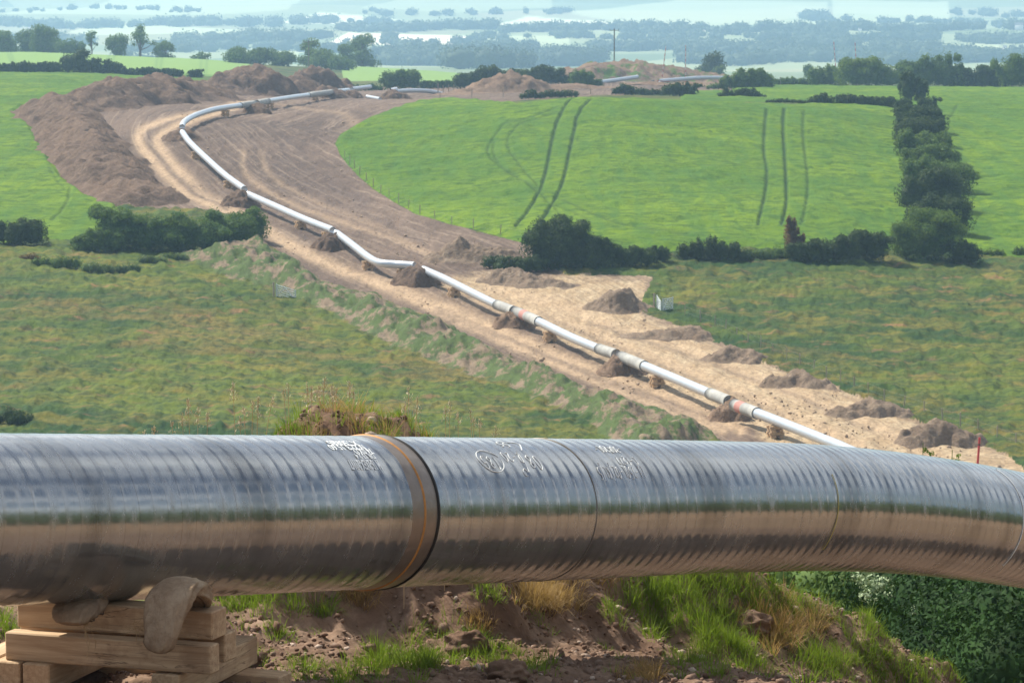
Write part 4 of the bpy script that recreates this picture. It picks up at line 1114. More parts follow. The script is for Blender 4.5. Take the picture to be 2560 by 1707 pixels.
def bush(label, parts_, mat, name="bush", cat="bush", dens=2.0, group=None, leafpx=5.0, dmin=235.0, off=0.0, D=None):
    """parts_: (u, v_foot, width px, height px) lobes standing on the land"""
    blobs = []; base = None; d0 = None
    for k, (u, v, w, h) in enumerate(parts_):
        if D: 
            x = (u - 1280) / F * D; g_ = np.array([x, D, float(H0(x, D))])
            foot = v if v > 0 else float(to_px(g_)[1])
            h_m = max(.8, P(u, foot - h, D)[2] - g_[2])
        else:
            g_ = cast(u, v, off, dmin); h_m = h * g_[1] / F
        d = g_[1]; w_m = w * d / F
        if base is None: base = g_; d0 = d
        nl = max(1, int(round(w_m / max(h_m, .6) * 1.9)))
        rs_ = np.random.default_rng(int(u * 7 + v))
        for q in range(nl):
            fx = (q + .5) / nl - .5
            hh_ = h_m * rs_.uniform(.78, 1.05) * (1 - .25 * abs(fx) * 2 * (nl > 2))
            ww = w_m / nl * rs_.uniform(.62, .8)
            ww *= rs_.uniform(.95, 1.45); blobs.append(((g_[0] + fx * w_m, d + max(ww, hh_ / 2) * .6 + rs_.uniform(-.1, .1) * ww, g_[2] + hh_ * .45), (ww, max(ww, hh_ / 2) * .9, hh_ * .56)))
            if hh_ > 1.5:
                for z_ in range(7):
                    blobs.append(((g_[0] + fx * w_m + rs_.normal(0, .45) * ww, d + ww * rs_.uniform(0, .8), g_[2] + hh_ * rs_.uniform(.5, .92)), (ww * rs_.uniform(.25, .5), ww * .5, hh_ * rs_.uniform(.12, .24))))
    V, Fq = foliage(blobs, leafpx * d0 / F, dens, seed=int(parts_[0][0]) % 997)
    r_ = empty(name, base, label, cat, group)
    put_foliage("foliage", V, Fq, mat, r_, base)
    for (c_, rad) in blobs[:24:8]:
        m = MB(); m.tube([(c_[0] - base[0], c_[1] - base[1], -1.2), (c_[0] - base[0] + .1, c_[1] - base[1], c_[2] - base[2])], [.10, .05], 6)
        m.build("stem", bark, r_, True)
    return r_
def tree(label, u, v, w, h, mat, trunk_f=.3, D=None, open_=.0, group=None, dens=1.6, leafpx=5.0, name="tree"):
    x = (u - 1280) / F * D if D else None
    g_ = np.array([x, D, float(H0(x, D))]) if D else cast(u, v)
    d = g_[1]; H_m = max(2., P(u, v - h, d)[2] - g_[2]); W_m = w * d / F
    rs_ = np.random.default_rng(int(u * 3 + h)); blobs = []
    nb_ = 14 if not open_ else 16
    for k in range(nb_):
        a = rs_.uniform(0, 6.28); q = rs_.uniform(0, .36) * W_m * (1.15 if open_ else 1); zf = rs_.uniform(trunk_f + .12, .9)
        taper = 1 - .5 * abs(zf - .55)
        r_ = W_m * rs_.uniform(.15, .25) * (1 - open_ * .35)
        blobs.append(((g_[0] + q * math.cos(a) * taper, d + q * math.sin(a) * taper, g_[2] + H_m * zf), (r_, r_, r_ * .75)))
    V, Fq = foliage(blobs, leafpx * d / F, dens * (1 - .4 * open_), core=.6 if not open_ else .45, seed=int(u) % 991)
    root = empty(name, g_, label, "tree", group)
    put_foliage("crown", V, Fq, mat, root, g_)
    m = MB(); m.tube([(0, 0, -.5), (.05 * W_m * .3, 0, H_m * .4), (0, 0, H_m * .8)], [W_m * .045, W_m * .032, W_m * .01], 8)
    for (c_, rad) in blobs[:10]:
        cc = np.array(c_) - g_; m.tube([(0, 0, H_m * trunk_f), cc * np.array([.5, .5, .8]), cc], [W_m * .022, W_m * .014, W_m * .006], 6)
    m.build("trunk", bark, root, True)
    return root

# --- lower right shrub under the pipe
bl = []
for (u, v, d, r) in [(2470, 1600, 33, 1.0), (2620, 1580, 32, 1.0), (2380, 1540, 34, .8), (2520, 1480, 35, 1.1), (2290, 1480, 36, .75), (2420, 1680, 32.5, .9), (2560, 1700, 31.5, .9), (2230, 1440, 37, .6), (2720, 1650, 32, 1.0), (2350, 1610, 34.5, .7)]:
    bl.append((P(u, v, d), (r, r, r * .85)))
b0 = np.array([bl[0][0][0], bl[0][0][1], float(GN(bl[0][0][0], bl[0][0][1]))])
rt = empty("shrub", b0, "dark broad-leaved shrub in shade below the pipe at lower right", "shrub")
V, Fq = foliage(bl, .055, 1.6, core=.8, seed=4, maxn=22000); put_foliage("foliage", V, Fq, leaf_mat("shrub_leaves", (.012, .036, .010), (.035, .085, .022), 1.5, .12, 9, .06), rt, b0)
b1 = P(2120, 1500, 38); b1[2] = float(GN(b1[0], b1[1]))
rt1 = empty("shrub", b1, "lighter green leafy shrub just behind the bank, under the pipe's bend", "shrub")
V, Fq = foliage([(P(u, v, d), (r, r, r * .8)) for (u, v, d, r) in [(2060, 1470, 38, .45), (2150, 1480, 37.5, .5), (2000, 1440, 39, .4), (2220, 1500, 37, .5), (2100, 1540, 37.5, .5), (2180, 1570, 37, .5), (1930, 1430, 40, .35)]], .06, 1.6, core=.8, seed=14)
put_foliage("foliage", V, Fq, L_mid, rt1, b1); m = MB(); m.tube([(0, 0, -1), (.1, 0, .8)], [.08, .03], 6); m.build("stem", bark, rt1, True)
fl = [(P(u, v, d), (r, r, r * .6)) for (u, v, d, r) in [(2180, 1455, 35.2, .16), (2205, 1462, 35.1, .14), (2170, 1490, 35, .12), (2300, 1525, 33, .10), (2230, 1482, 35, .12), (2150, 1440, 35.5, .1)]]
V, Fq = foliage(fl, .035, 1.2, core=.3, seed=9); put_foliage("blossom", V, Fq, plain("blossom", (.30, .38, .22), .8), rt, b0)
m = MB(); m.tube([(0, 0, -1.0), (.1, 0, 1.4)], [.12, .05], 8); m.build("stem", bark, rt, True)

# --- hedge on the far side of the working strip that only the pipe mirrors
for k, s_ in enumerate(np.arange(-6, 74, 5.5)):
    c_ = st2xy(s_, -17.5 + random.uniform(-.6, .6)); z0_ = float(GN(c_[0], c_[1], False)); c_[2] = z0_
    rr = random.uniform(2.8, 3.3); hh_ = random.uniform(3.5, 4.1)
    V, Fq = foliage([((c_[0], c_[1], z0_ + hh_), (rr, rr * .8, hh_ * 1.15)), ((c_[0] + 1.4, c_[1] + 1, z0_ + hh_ * 1.1), (rr * .7, rr * .6, hh_ * .9))], .45, 1.6, seed=k)
    r_ = empty("hedge_bush", c_, "tall green hedge bush mirrored as a green band in the near pipe", "bush", "hedge beside the near pipe")
    put_foliage("foliage", V, Fq, L_mid, r_, c_)
# ------------------------------------------------------------------ soil heaps on the working strip
def heap(label, crest, mat, res=.35, name="soil_heap", cat="soil heap", group=None, dmin=235.0, rough=.34, gap=60):
    """crest: (u, v_top, height, half width[, distance]) nodes of the ridge line"""
    nodes = []
    for c_ in crest:
        u, v, h, w = c_[:4]
        if len(c_) > 4:
            D = c_[4]; x = (u - 1280) / F * D; nodes.append((x, D, P(u, v, D)[2] - float(H0(x, D)), w)); continue
        g_ = cast(u, v + 20, 0, dmin)
        for _ in range(4): g_ = cast(u, v + h * F / g_[1], 0, dmin)
        nodes.append((g_[0], g_[1], h, w))
    nodes = np.array(nodes); W = nodes[:, 3].max() * 1.15
    x0, x1 = nodes[:, 0].min() - W, nodes[:, 0].max() + W; y0, y1 = nodes[:, 1].min() - W, nodes[:, 1].max() + W
    gx_, gy_ = np.meshgrid(np.arange(x0, x1, res), np.arange(y0, y1, res), indexing='ij')
    val = np.full(gx_.shape, -9.0)
    sg = [(nodes[i], nodes[i + 1]) for i in range(len(nodes) - 1)] or [(nodes[0], nodes[0] + np.array([.01, 0, 0, 0]))]
    wx = gx_ + .18 * W * fbm(gx_ / (W * .6), gy_ / (W * .6), 3, 77); wy = gy_ + .18 * W * fbm(gx_ / (W * .6) + 9, gy_ / (W * .6), 3, 78)
    for a, b in sg:
        ex, ey = b[0] - a[0], b[1] - a[1]; t = np.clip(((wx - a[0]) * ex + (wy - a[1]) * ey) / (ex * ex + ey * ey + 1e-9), 0, 1)
        d_ = np.hypot(wx - a[0] - t * ex, wy - a[1] - t * ey); h = lerp(a[2], b[2], t); w = lerp(a[3], b[3], t)
        q_ = np.clip(d_ / w, 0, 1); val = np.maximum(val, np.where(d_ < w, h * (.42 * (1.04 - np.sqrt(q_**2 + .01)) + .62 * (1 - q_**1.9)), -h * (d_ / w - 1) - .02))
    hm = nodes[:, 2].max()
    k = np.clip(val / (.3 * hm), 0, 1)
    val = val + k * (rough * hm * .5 * fbm(gx_ / (hm * .7), gy_ / (hm * .7), 6, 88, .68))
    z = H0(gx_, gy_) + np.maximum(val, -.15) + .02
    i_ = np.arange(gx_.size).reshape(gx_.shape); q = np.stack([i_[:-1, :-1], i_[1:, :-1], i_[1:, 1:], i_[:-1, 1:]], -1).reshape(-1, 4)
    vm = (val > -.12); kp = (vm[:-1, :-1] | vm[1:, 1:]).ravel(); q = q[kp]
    used, inv = np.unique(q, return_inverse=True)
    V = np.stack([gx_, gy_, z], -1).reshape(-1, 3)[used]
    org = np.array([nodes[0][0], nodes[0][1], float(H0(nodes[0][0], nodes[0][1]))])
    return tag(mk(name, V, inv.reshape(-1, 4), mat, origin=org), label, cat, group)

heap("long dark brown soil ridge edging the left green field", [(80, 274, 1.5, 4), (130, 240, 2.7, 5.6), (180, 280, 2.7, 5.2), (206, 325, 2.6, 5), (240, 366, 2.5, 5.2), (292, 418, 2.2, 5.4), (355, 480, 1.2, 4.6)], soil2, .5)
heap("broad dark soil heap left of the pipe's bend, behind the long ridge", [(215, 245, 1.5, 7, 545), (265, 208, 2.8, 9, 560), (330, 198, 3.6, 10, 570), (400, 196, 3.8, 10, 585), (455, 210, 3, 9, 600), (500, 232, 1.0, 7, 605)], soil2, .5)
heap("tall peaked dark soil heap behind the top of the pipeline, left of centre", [(440, 222, 2, 7, 640), (500, 204, 2.6, 8, 645), (560, 192, 3.5, 9, 650), (622, 165, 5.5, 10, 655), (685, 189, 4, 9, 660), (750, 207, 2.5, 8, 665), (800, 222, 1, 7, 670)], soil2, .5)
heap("rounded dark soil heap right of the tallest peak", [(745, 205, 2, 5, 720), (790, 174, 3.5, 7, 725), (830, 188, 2.5, 6, 730)], soil2, .5)
heap("light brown pointed soil heap on the skyline behind the right barley field", [(1140, 232, 1, 4, 690), (1205, 210, 2, 5, 700), (1272, 183, 4.5, 7, 705), (1330, 207, 2.2, 6, 710), (1390, 222, 1, 5, 715)], soil3, .5)
heap("low light brown soil heap between the hedges on the skyline", [(1385, 213, 1.5, 4, 730), (1440, 210, 1.8, 4, 735), (1490, 217, 1, 4, 740)], soil3, .5)
heap("large grassed-over earth mound on the skyline above the right barley field", [(1440, 182, 2, 8, 880), (1500, 160, 5, 12, 885), (1590, 155, 5.5, 13, 890), (1690, 170, 4, 12, 895), (1760, 184, 2.5, 10, 900), (1900, 196, 1.5, 8, 905)], soil4, .7)
heap("pinkish bare soil heap behind the dark bushes on the skyline", [(1625, 205, 1.2, 4, 770), (1700, 212, 2, 5, 775), (1770, 216, 1.8, 5, 780), (1840, 226, .8, 4, 785)], soil3, .5)
S_ = .16
soil6 = soil_mat("strip_heap_soil", (.20, .145, .105), (.27, .20, .145), (.31, .24, .175), .5, .9, .3)
heap("dark soil heap beside the scrub on the right edge of the dirt strip", [(1120, 622, 1.0, 2.6), (1157, 597, 1.9, 3.2), (1195, 618, 1.1, 2.8)], soil6, S_)
heap("small dark soil heap just left of the scrub by the barley field", [(1252, 619, .9, 2.0)], soil6, S_)
heap("long low dark soil heap at the top of the tan ground", [(1245, 685, .7, 2.2), (1270, 670, 1.3, 2.4), (1330, 690, .8, 2.4), (1385, 700, .5, 2.0)], soil6, S_)
heap("conical brown soil heap left of the white gates", [(1510, 745, .9, 2.0), (1546, 723, 1.8, 2.6), (1585, 748, .9, 2.0)], soil6, S_)
heap("low dark soil heap below the white gates", [(1600, 832, .3, 1.6), (1660, 828, .5, 2.0), (1715, 814, 1.0, 2.2), (1745, 828, .6, 1.6)], soil6, S_)
heap("small rugged dark soil heap, second below the gates on the strip's right edge", [(1800, 880, .6, 1.6), (1828, 858, 1.3, 2.0), (1875, 878, .8, 1.8)], soil6, S_)
heap("dark crumbly soil heap midway along the strip's right edge", [(1955, 940, .7, 1.6), (2000, 925, 1.15, 1.9), (2055, 948, .6, 1.5)], soil6, S_)
heap("wide brown soil heap, second from the red stake", [(2115, 1018, .6, 1.5), (2180, 998, 1.1, 1.8), (2240, 1012, .8, 1.6)], soil6, S_)
heap("largest brown soil heap beside the red stake", [(2290, 1082, .8, 1.6), (2345, 1047, 1.7, 2.2), (2410, 1078, .9, 1.8)], soil6, S_)
for (u, v, h, w, lb) in [(1822, 992, 1.55, 1.7, "brown soil plug heaped under the nearest joint between concrete-coated pipe ends"), (1556, 880, 1.65, 2.0, "brown soil plug under the second joint between concrete-coated pipe ends"),
                     (1290, 771, 1.5, 1.9, "brown soil plug under the third joint, by the reddish marked pipe end"), (1040, 664, 1.7, 2.2, "soil plug where the pipeline kinks beside the dark scrub"),
                     (832, 580, 1.7, 2.1, "soil plug at the joint right of the big green willow clump"), (606, 478, 1.6, 2.2, "soil plug midway down the pipeline's long left diagonal"),
                     (452, 322, 1.2, 2.8, "wide dark soil plug at the outermost left bend of the pipeline"), (640, 259, 1.4, 2.4, "soil plug between two concrete-coated lengths on the hill top"),
                     (878, 226, 1.5, 2.6, "small soil plug at the far end of the hill-top pipe"), (990, 226, 1.6, 3.0, "soil heap carrying the dark open pipe mouth on the skyline")]:
    heap(lb, [(u, v, h, w)], soil3 if v > 700 else soil2, .14 if v > 400 else .25)

# ------------------------------------------------------------------ the distant pipeline
coat, ct, cbs = new_mat("pale_pipe_coating"); g = NG(ct); op = g.pos()
g.val(cbs.inputs['Base Color'], g.mix(g.noise(op, 1.2, 4), (.42, .47, .53), (.56, .60, .64))); cbs.inputs['Roughness'].default_value = .32; cbs.inputs['Metallic'].default_value = .35; cbs.inputs['Specular IOR Level'].default_value = .5
conc, ct, cbs = new_mat("concrete_coating"); g = NG(ct); op = g.pos()
g.val(cbs.inputs['Base Color'], g.mix(g.step(g.noise(op, .9, 5, .7), .35, .7), (.27, .27, .26), (.40, .40, .37))); cbs.inputs['Roughness'].default_value = .75
redmark = plain("red_mark", (.42, .20, .17), .8, 0, .2, 3)
def knots3(kn):
    out = []
    for k_ in kn:
        out.append(cast(k_[0], k_[1], 1.25) if len(k_) == 2 else P(*k_[:3]))
    p = np.array(out); q = []
    for i in range(len(p) - 1):
        p0 = p[max(i - 1, 0)]; p1 = p[i]; p2 = p[i + 1]; p3 = p[min(i + 2, len(p) - 1)]
        for t in np.linspace(0, 1, 8, endpoint=False): q.append(.5 * ((2 * p1) + (-p0 + p2) * t + (2 * p0 - 5 * p1 + 4 * p2 - p3) * t * t + (-p0 + 3 * p1 - 3 * p2 + p3) * t**3))
    q.append(p[-1]); return np.array(q)
FPIPES = []
def far_pipe(label, kn, coats=(), r=.385, marks=()):
    C_ = knots3(kn); base = C_[0] - np.array([0, 0, r])
    FPIPES.append(C_)
    root = empty("pipe_section", base, label, "pipe", "lengths of the distant pipeline")
    m = MB(); m.tube(C_ - base, r, 20); m.build("steel_pipe", coat, root, True)
    up_, vp_ = to_px(C_)
    for (ua, ub_) in coats:
        t = np.linspace(ua, ub_, 6); o_ = np.argsort(up_)
        pts = np.stack([np.interp(t, up_[o_], C_[o_, k]) for k in range(3)], 1)
        m = MB(); m.tube(pts - base, r * 1.22, 24); o = m.build("concrete_collar", conc, root, True)
    for (ua, ub_) in marks:
        t = np.linspace(ua, ub_, 4); o_ = np.argsort(up_)
        pts = np.stack([np.interp(t, up_[o_], C_[o_, k]) for k in range(3)], 1)
        m = MB(); m.tube(pts - base, r * 1.235, 24, False); tag(m.build("painted_band", redmark, root, True), "faded red paint mark")
    return C_
far_pipe("nearest distant pipe length, running down behind the big pipe's bend", [(1835, 1012), (1893, 1033), (1990, 1071), (2095, 1113), (2165, 1142), (2626, 1228 + 90, 222), (3400, 1520, 180)], [(1836, 1893)], marks=[(1848, 1862)])
far_pipe("distant pipe length between the first and second soil plugs, grey collars at both ends", [(1552, 891), (1611, 915), (1700, 952), (1775, 984), (1822, 1003)], [(1553, 1611), (1775, 1822)])
far_pipe("distant pipe length between the second and third soil plugs, red mark on its upper collar", [(1288, 778), (1347, 804), (1425, 842), (1497, 872), (1540, 886)], [(1289, 1347), (1497, 1540)], marks=[(1308, 1318)])
far_pipe("distant pipe length below the kink, one collar at its lower end", [(1058, 674), (1110, 697), (1180, 732), (1240, 761), (1284, 777)], [(1242, 1284)])
far_pipe("distant pipe length with a sharp kink beside the dark scrub", [(841, 583), (880, 612), (920, 643), (948, 657), (990, 661), (1036, 664)])
far_pipe("straight distant pipe length right of the green willow clump", [(620, 486), (690, 517), (760, 548), (832, 576)])
far_pipe("diagonal distant pipe length down from the outermost bend", [(456, 331), (475, 357), (520, 400), (565, 440), (611, 473)])
far_pipe("curved distant pipe length rounding the left bend on the hill", [(455, 318), (462, 304), (490, 288), (540, 273), (600, 264), (636, 259)], [(600, 636)])
far_pipe("hill-top pipe length with long grey concrete lengths", [(642, 258), (700, 248), (770, 238), (838, 229), (872, 225)], [(642, 670), (770, 838)])
far_pipe("short pale pipe length at the far end of the hill top", [(880, 223, 690), (926, 217, 700)])
far_pipe("short pipe offcut lying on the ground on the hill top", [(918, 242, 655), (950, 248, 645)], r=.32)
C_ = far_pipe("pale pipe dipping out of sight behind the crest of the barley field", [(992, 229, 700), (1030, 227, 703), (1075, 229, 706), (1110, 237, 708), (1140, 248, 708)], r=.42)
far_pipe("long pale pipe on the skyline beneath the grassed mound, left of the two", [(1500, 206, 800), (1545, 200, 804), (1594, 193, 808)], r=.46)
far_pipe("long pale pipe on the skyline beneath the grassed mound, right of the two", [(1648, 203, 790), (1720, 197, 793), (1752, 195, 796), (1815, 195, 800)], r=.42)
far_pipe("short pale pipe end poking from a bush on the skyline", [(1508, 233, 720), (1537, 228, 722)], r=.45)
redm = plain("red_steel", (.30, .06, .05), .6, 0, .3, 2); darkm = plain("dark_steel_and_shade", (.03, .03, .032), .6)
b_ = P(1634, 212, 788); rt = empty("pipe_clamp", b_, "red and black clamp at the end of the skyline pipe", "clamp")
m = MB(); m.tube([(-.4, 0, .3), (.3, 0, .5)], .62, 14); m.build("clamp_ring", darkm, rt); m = MB(); m.tube([(.2, -.7, -.8), (.9, -.6, .9), (3.5, -.5, .6)], .09, 6); m.tube([(-.2, -.7, -.9), (1.0, -.7, -.2), (3.5, -.5, .1)], .09, 6); m.build("clamp_arm", redm, rt)
b_ = P(985, 234, 699); rt = empty("pipe_mouth", b_, "dark open mouth of the pale pipe on the hill top", "pipe end")
m = MB(); m.tube([(-.5, -.4, .3), (.6, 0, .5)], .75, 18, False); m.build("rim", coat, rt, True); m = MB(); m.tube([(-.45, -.37, .3), (-.3, -.3, .33)], .70, 18); m.build("mouth_shade", darkm, rt, True)  # dark plug stands in for the shade inside the hollow pipe end

ALLP = np.concatenate(FPIPES[:9]); AU, AV = to_px(ALLP)
def far_crib(u, label, big=1.0):
    k = int(np.argmin(abs(AU - u) + (np.arange(len(AU)) * 0)))
    c_ = ALLP[k]; k2 = min(k + 2, len(ALLP) - 1); dr = ALLP[k2] - ALLP[k - 2]; dr = dr[:2] / np.linalg.norm(dr[:2]); pr_ = np.array([-dr[1], dr[0]])
    gz_ = float(H0(c_[0], c_[1])) - .05; top = c_[2] - .385; nl = 4; h = (top - gz_) / nl
    root = empty("timber_crib", (c_[0], c_[1], gz_), label, "timber stack", "timber stacks under the distant pipeline")
    for l_ in range(nl):
        ax = pr_ if (nl - 1 - l_) % 2 == 0 else dr; ot = dr if (nl - 1 - l_) % 2 == 0 else pr_
        for q in (-.3, .3):
            m = MB(); m.box((ot[0] * q, ot[1] * q, h * (l_ + .5)), (1.15 * big, .26, h * .94), ax, .01); m.build("timber", wood_m, root)
far_crib(1943, "timber stack nearest the big foreground pipe, under the distant line")
for u_, lb in [(1640, "timber stack under the line between first and second soil plugs"), (1374, "timber stack under the line between second and third soil plugs"), (1139, "tall square timber stack below the kinked pipe length"),
               (1008, "leaning timber stack hidden against the kink's soil plug"), (921, "timber stack under the slope before the kink"), (785, "timber stack right of the green willow clump"), (674, "timber stack halfway along the straight upper length"),
               (570, "timber stack just above the middle soil plug"), (488, "dark timber stack high on the left diagonal"), (566, "timber stack under the curved hill length"), (751, "timber stack under the hill-top pipe, left of the grey length"), (819, "timber stack under the hill-top grey length")]:
    if u_ == 566: ALLS = (ALLP, AU); ALLP2 = FPIPES[7]; AU2 = to_px(ALLP2)[0]; ALLP, AU = ALLP2, AU2
    far_crib(u_, lb)
    if u_ == 566: ALLP, AU = ALLS

# ------------------------------------------------------------------ fences, gates, poles, stakes
galv = plain("galvanised_steel", (.55, .60, .60), .45, .4, .15, 6); postm = plain("fence_wood", (.30, .25, .20), .9, 0, .3, 6); wirem = plain("fence_wire", (.25, .25, .24), .6, .4)
def fence(label, pts, n, h=1.15, r=.05, skip=()):
    W_ = np.array([cast(*p) if len(p) == 2 else np.array([(p[0] - 1280) / F * p[2], p[2], 0]) for p in pts]); L_ = np.concatenate([[0], np.cumsum(np.linalg.norm(np.diff(W_[:, :2], axis=0), axis=1))])
    t = np.linspace(0, L_[-1], n); X = np.interp(t, L_, W_[:, 0]); Y = np.interp(t, L_, W_[:, 1]); Z = H0(X, Y)
    root = empty("wire_fence", (X[0], Y[0], Z[0]), label, "fence"); b = np.array([X[0], Y[0], Z[0]])
    for k in range(n):
        q = np.array([X[k], Y[k], Z[k]]) - b; hh_ = h * random.uniform(.85, 1.15); m = MB(); m.tube([q + (0, 0, -.1), q + (random.gauss(0, .04), 0, hh_)], r * random.uniform(.8, 1.3), 6); m.build("post", postm, root)
    m = MB()
    for z_ in (.45, .95): m.tube(np.stack([X - b[0], Y - b[1], Z - b[2] + z_], 1), .003, 4)
    m.build("wires", wirem, root)
fence("post and wire fence along the meadow side of the tan strip, below the white gates", [(1712, 792), (1780, 815), (1870, 860), (1955, 895), (2025, 925), (2100, 958), (2200, 1000), (2340, 1045), (2460, 1090), (2590, 1130)], 24, 1.1, .04)
fence("thin fence along the curved lower left edge of the right barley field", [(862, 398), (900, 440), (960, 488), (1040, 533), (1120, 560), (1200, 580), (1325, 605)], 16, 1.1, .045)
fence("thin fence along the skyline behind the right barley field", [(1100, 0, 640), (1300, 0, 640), (1600, 0, 650), (1700, 0, 660)], 10, 1.3, .07)
fence("short pale post row at the skyline hedge, top centre", [(1095, 0, 700), (1135, 0, 705)], 4, 2.0, .10)
fence("short pale post row at the skyline hedge, right", [(1915, 0, 800), (2020, 0, 800)], 4, 2.0, .10)

def gate(label, parts_, name="field_gate"):
    """parts_: (u0, v0foot, u1, v1foot, height m, d)"""
    b = None
    for (u0, v0, u1, v1, h, dd) in parts_:
        a = cast(u0, v0); 
        if b is None: b = a; root = empty(name, a, label, "gate")
        c_ = cast(u1, v1); c_[1] = a[1] + dd; c_[0] = (u1 - 1280) / F * c_[1]; c_[2] = P(u1, v1, c_[1])[2]
        A = a - b; B = c_ - b
        for k in range(6):
            z = h * (.12 + .88 * k / 5)**1.0; m = MB(); m.tube([A + (0, 0, z), B + (0, 0, z)], .045, 6); m.build("bar", galv, root)
        for e_ in (A, B): m = MB(); m.tube([e_ + (0, 0, .02), e_ + (0, 0, h + .1)], .055, 6); m.build("upright", galv, root)
        m = MB(); m.tube([A + (0, -.05, .15), (A + B) / 2 + (0, -.05, h * .98)], .035, 5); m.tube([(A + B) / 2 + (0, -.05, h * .98), B + (0, -.05, .15)], .035, 5); m.build("brace", galv, root)
    m = MB(); m.tube([(-.25, 0, -.1), (-.25, 0, 1.4)], .08, 8); m.build("post", postm, root)
gate("white barred field gate standing in the left meadow beside the lumpy bank", [(691, 742, 736, 757, 1.15, -.6)])
gate("leaning white barred gates at the corner of the tan ground, in the right meadow", [(1642, 770, 1655, 786, 1.15, -1.6), (1657, 778, 1684, 774, 1.1, .4)])

def upole(label, u, vtop, D, arm=2.0, r=.14, col_=None, name="utility_pole", cat="utility pole", lean=0.0, arms=True):
    x = (u - 1280) / F * D; z = float(H0(x, D)); top = P(u, vtop, D)[2] - z
    root = empty(name, (x, D, z), label, cat)
    m = MB(); m.tube([(-lean * top, 0, 0), (0, 0, top)], [r, r * .75], 8); m.build("pole", col_ or postm, root)
    if arms:
        m = MB(); m.box((0, -.15, top - .5), (arm, .14, .16), (1, .3)); m.build("crossarm", col_ or postm, root)
        for q in (-.45, 0, .45):
            m = MB(); m.tube([(q * arm, -.15 + q * arm * .3, top - .42), (q * arm, -.15 + q * arm * .3, top - .05)], [.09, .05], 6); m.build("insulator", darkm, root)
polem = plain("pole_wood", (.16, .15, .12), .9, 0, .3, 3)
upole("utility pole with a crossarm on the skyline above the grassed mound", 1535, 72, 960, 2.6, .2, polem)
upole("utility pole with a crossarm in front of the hazy trees left of centre", 773, 101, 1000, 3.0, .17, polem)
redw, rt_, rb_ = new_mat("red_white_bands"); g = NG(rt_); sp = g.nd("ShaderNodeSeparateXYZ"); rt_.links.new(g.obj(), sp.inputs[0])
g.val(rb_.inputs['Base Color'], g.mix(g.step(g.math('FRACT', g.math('MULTIPLY', sp.outputs[2], .8)), .48, .52), (.42, .10, .09), (.55, .45, .42)))
for (u_, vt, D, ln, lb) in [(1664, 115, 860, .12, "leaning red and white warning pole behind the grassed mound"), (1713, 113, 850, .0, "upright red and white warning pole right of the grassed mound"), (2082, 105, 840, -.09, "leaning red warning pole left of the two at the right hedge"), (2135, 106, 845, -.07, "leaning red warning pole, right of the two at the right hedge")]:
    upole(lb, u_, vt, D, 0, .11, redw, "warning_pole", "pole", ln, False)
a = cast(2443, 1168); rt = empty("marker_stake", a, "red painted stake at the edge of the soil strip on the right", "stake")
redp = plain("red_paint", (.42, .03, .03), .6, 0, .25, 6)
m = MB(); m.tube([(0, 0, -.2), (.08, 0, 1.1), (.14, 0, 2.15)], [.09, .08, .08], 8); m.build("stake", redp, rt); m = MB(); m.tube([(.11, 0, 1.6), (.11, 0, 1.68)], .10, 8); m.build("tie", darkm, rt)

# ------------------------------------------------------------------ trees, hedges, bushes
bush("big clump of willow bushes between the left meadow and the dirt track", [(245, 632, 110, 60), (320, 630, 110, 102), (400, 634, 120, 108), (480, 632, 110, 100), (560, 622, 100, 96), (618, 605, 70, 80)], L_mid, "willow_clump", dens=2.6)
bush("dark round bush at the left edge above the meadow", [(20, 612, 60, 60), (58, 618, 80, 70)], L_dark)
bush("small dark bush just left of the willow clump", [(212, 628, 34, 36)], L_dark)
bush("low dark bramble below the left edge of the willow clump", [(110, 668, 60, 26), (165, 674, 70, 40)], L_mid, "bramble")
bush("pale green bramble in front of the willow clump", [(240, 684, 70, 30), (310, 684, 80, 30)], L_pale, "bramble")
bush("pale low scrub right of the bramble at the meadow's top", [(380, 660, 70, 26), (440, 652, 60, 24)], L_pale, "scrub")
bush("reddish weed clump at the upper left of the meadow", [(75, 655, 50, 22)], L_red, "scrub")
bush("round dark bush at the left edge just above the big pipe", [(20, 1062, 70, 46), (50, 1066, 60, 38)], L_dark)
bush("tall dark hawthorn at the lower left corner of the right barley field", [(1375, 672, 80, 130), (1410, 676, 90, 118), (1465, 676, 70, 100), (1500, 672, 60, 76)], L_dark, "hawthorn", dens=2.8)
bush("dark scrub running left from the tall hawthorn", [(1235, 672, 50, 40), (1275, 682, 70, 46), (1325, 684, 60, 50)], L_dark, "scrub")
bush("rounded dark hedge bush right of the tall hawthorn", [(1545, 668, 80, 58), (1600, 668, 70, 62), (1645, 660, 50, 54)], L_dark)
bush("dark hedge bush left of the gap with reddish saplings", [(1725, 652, 50, 44), (1775, 654, 80, 58), (1835, 655, 80, 44)], L_dark)
bush("low grey-green hedge stretch in the middle of the field's lower edge", [(1900, 650, 80, 30), (1945, 650, 60, 34)], L_mid, "scrub")
bush("thin reddish sapling sticking up from the field's lower hedge", [(1980, 650, 26, 100), (1992, 650, 30, 60)], L_red, "sapling")
bush("dense dark hedge bush right of the reddish sapling", [(2015, 660, 70, 60), (2085, 660, 90, 76), (2165, 656, 90, 72)], L_dark, dens=2.6)
bush("large round green tree at the foot of the hedge column", [(2290, 654, 90, 100), (2345, 656, 90, 118)], L_green, "tree", "tree", dens=2.6)
bush("small reddish dark shrub right of the tree at the hedge foot", [(2415, 664, 60, 58)], L_dark, "shrub")
bush("thin green weeds right of the hedge foot", [(2480, 640, 60, 20), (2548, 640, 30, 26)], L_green, "scrub")
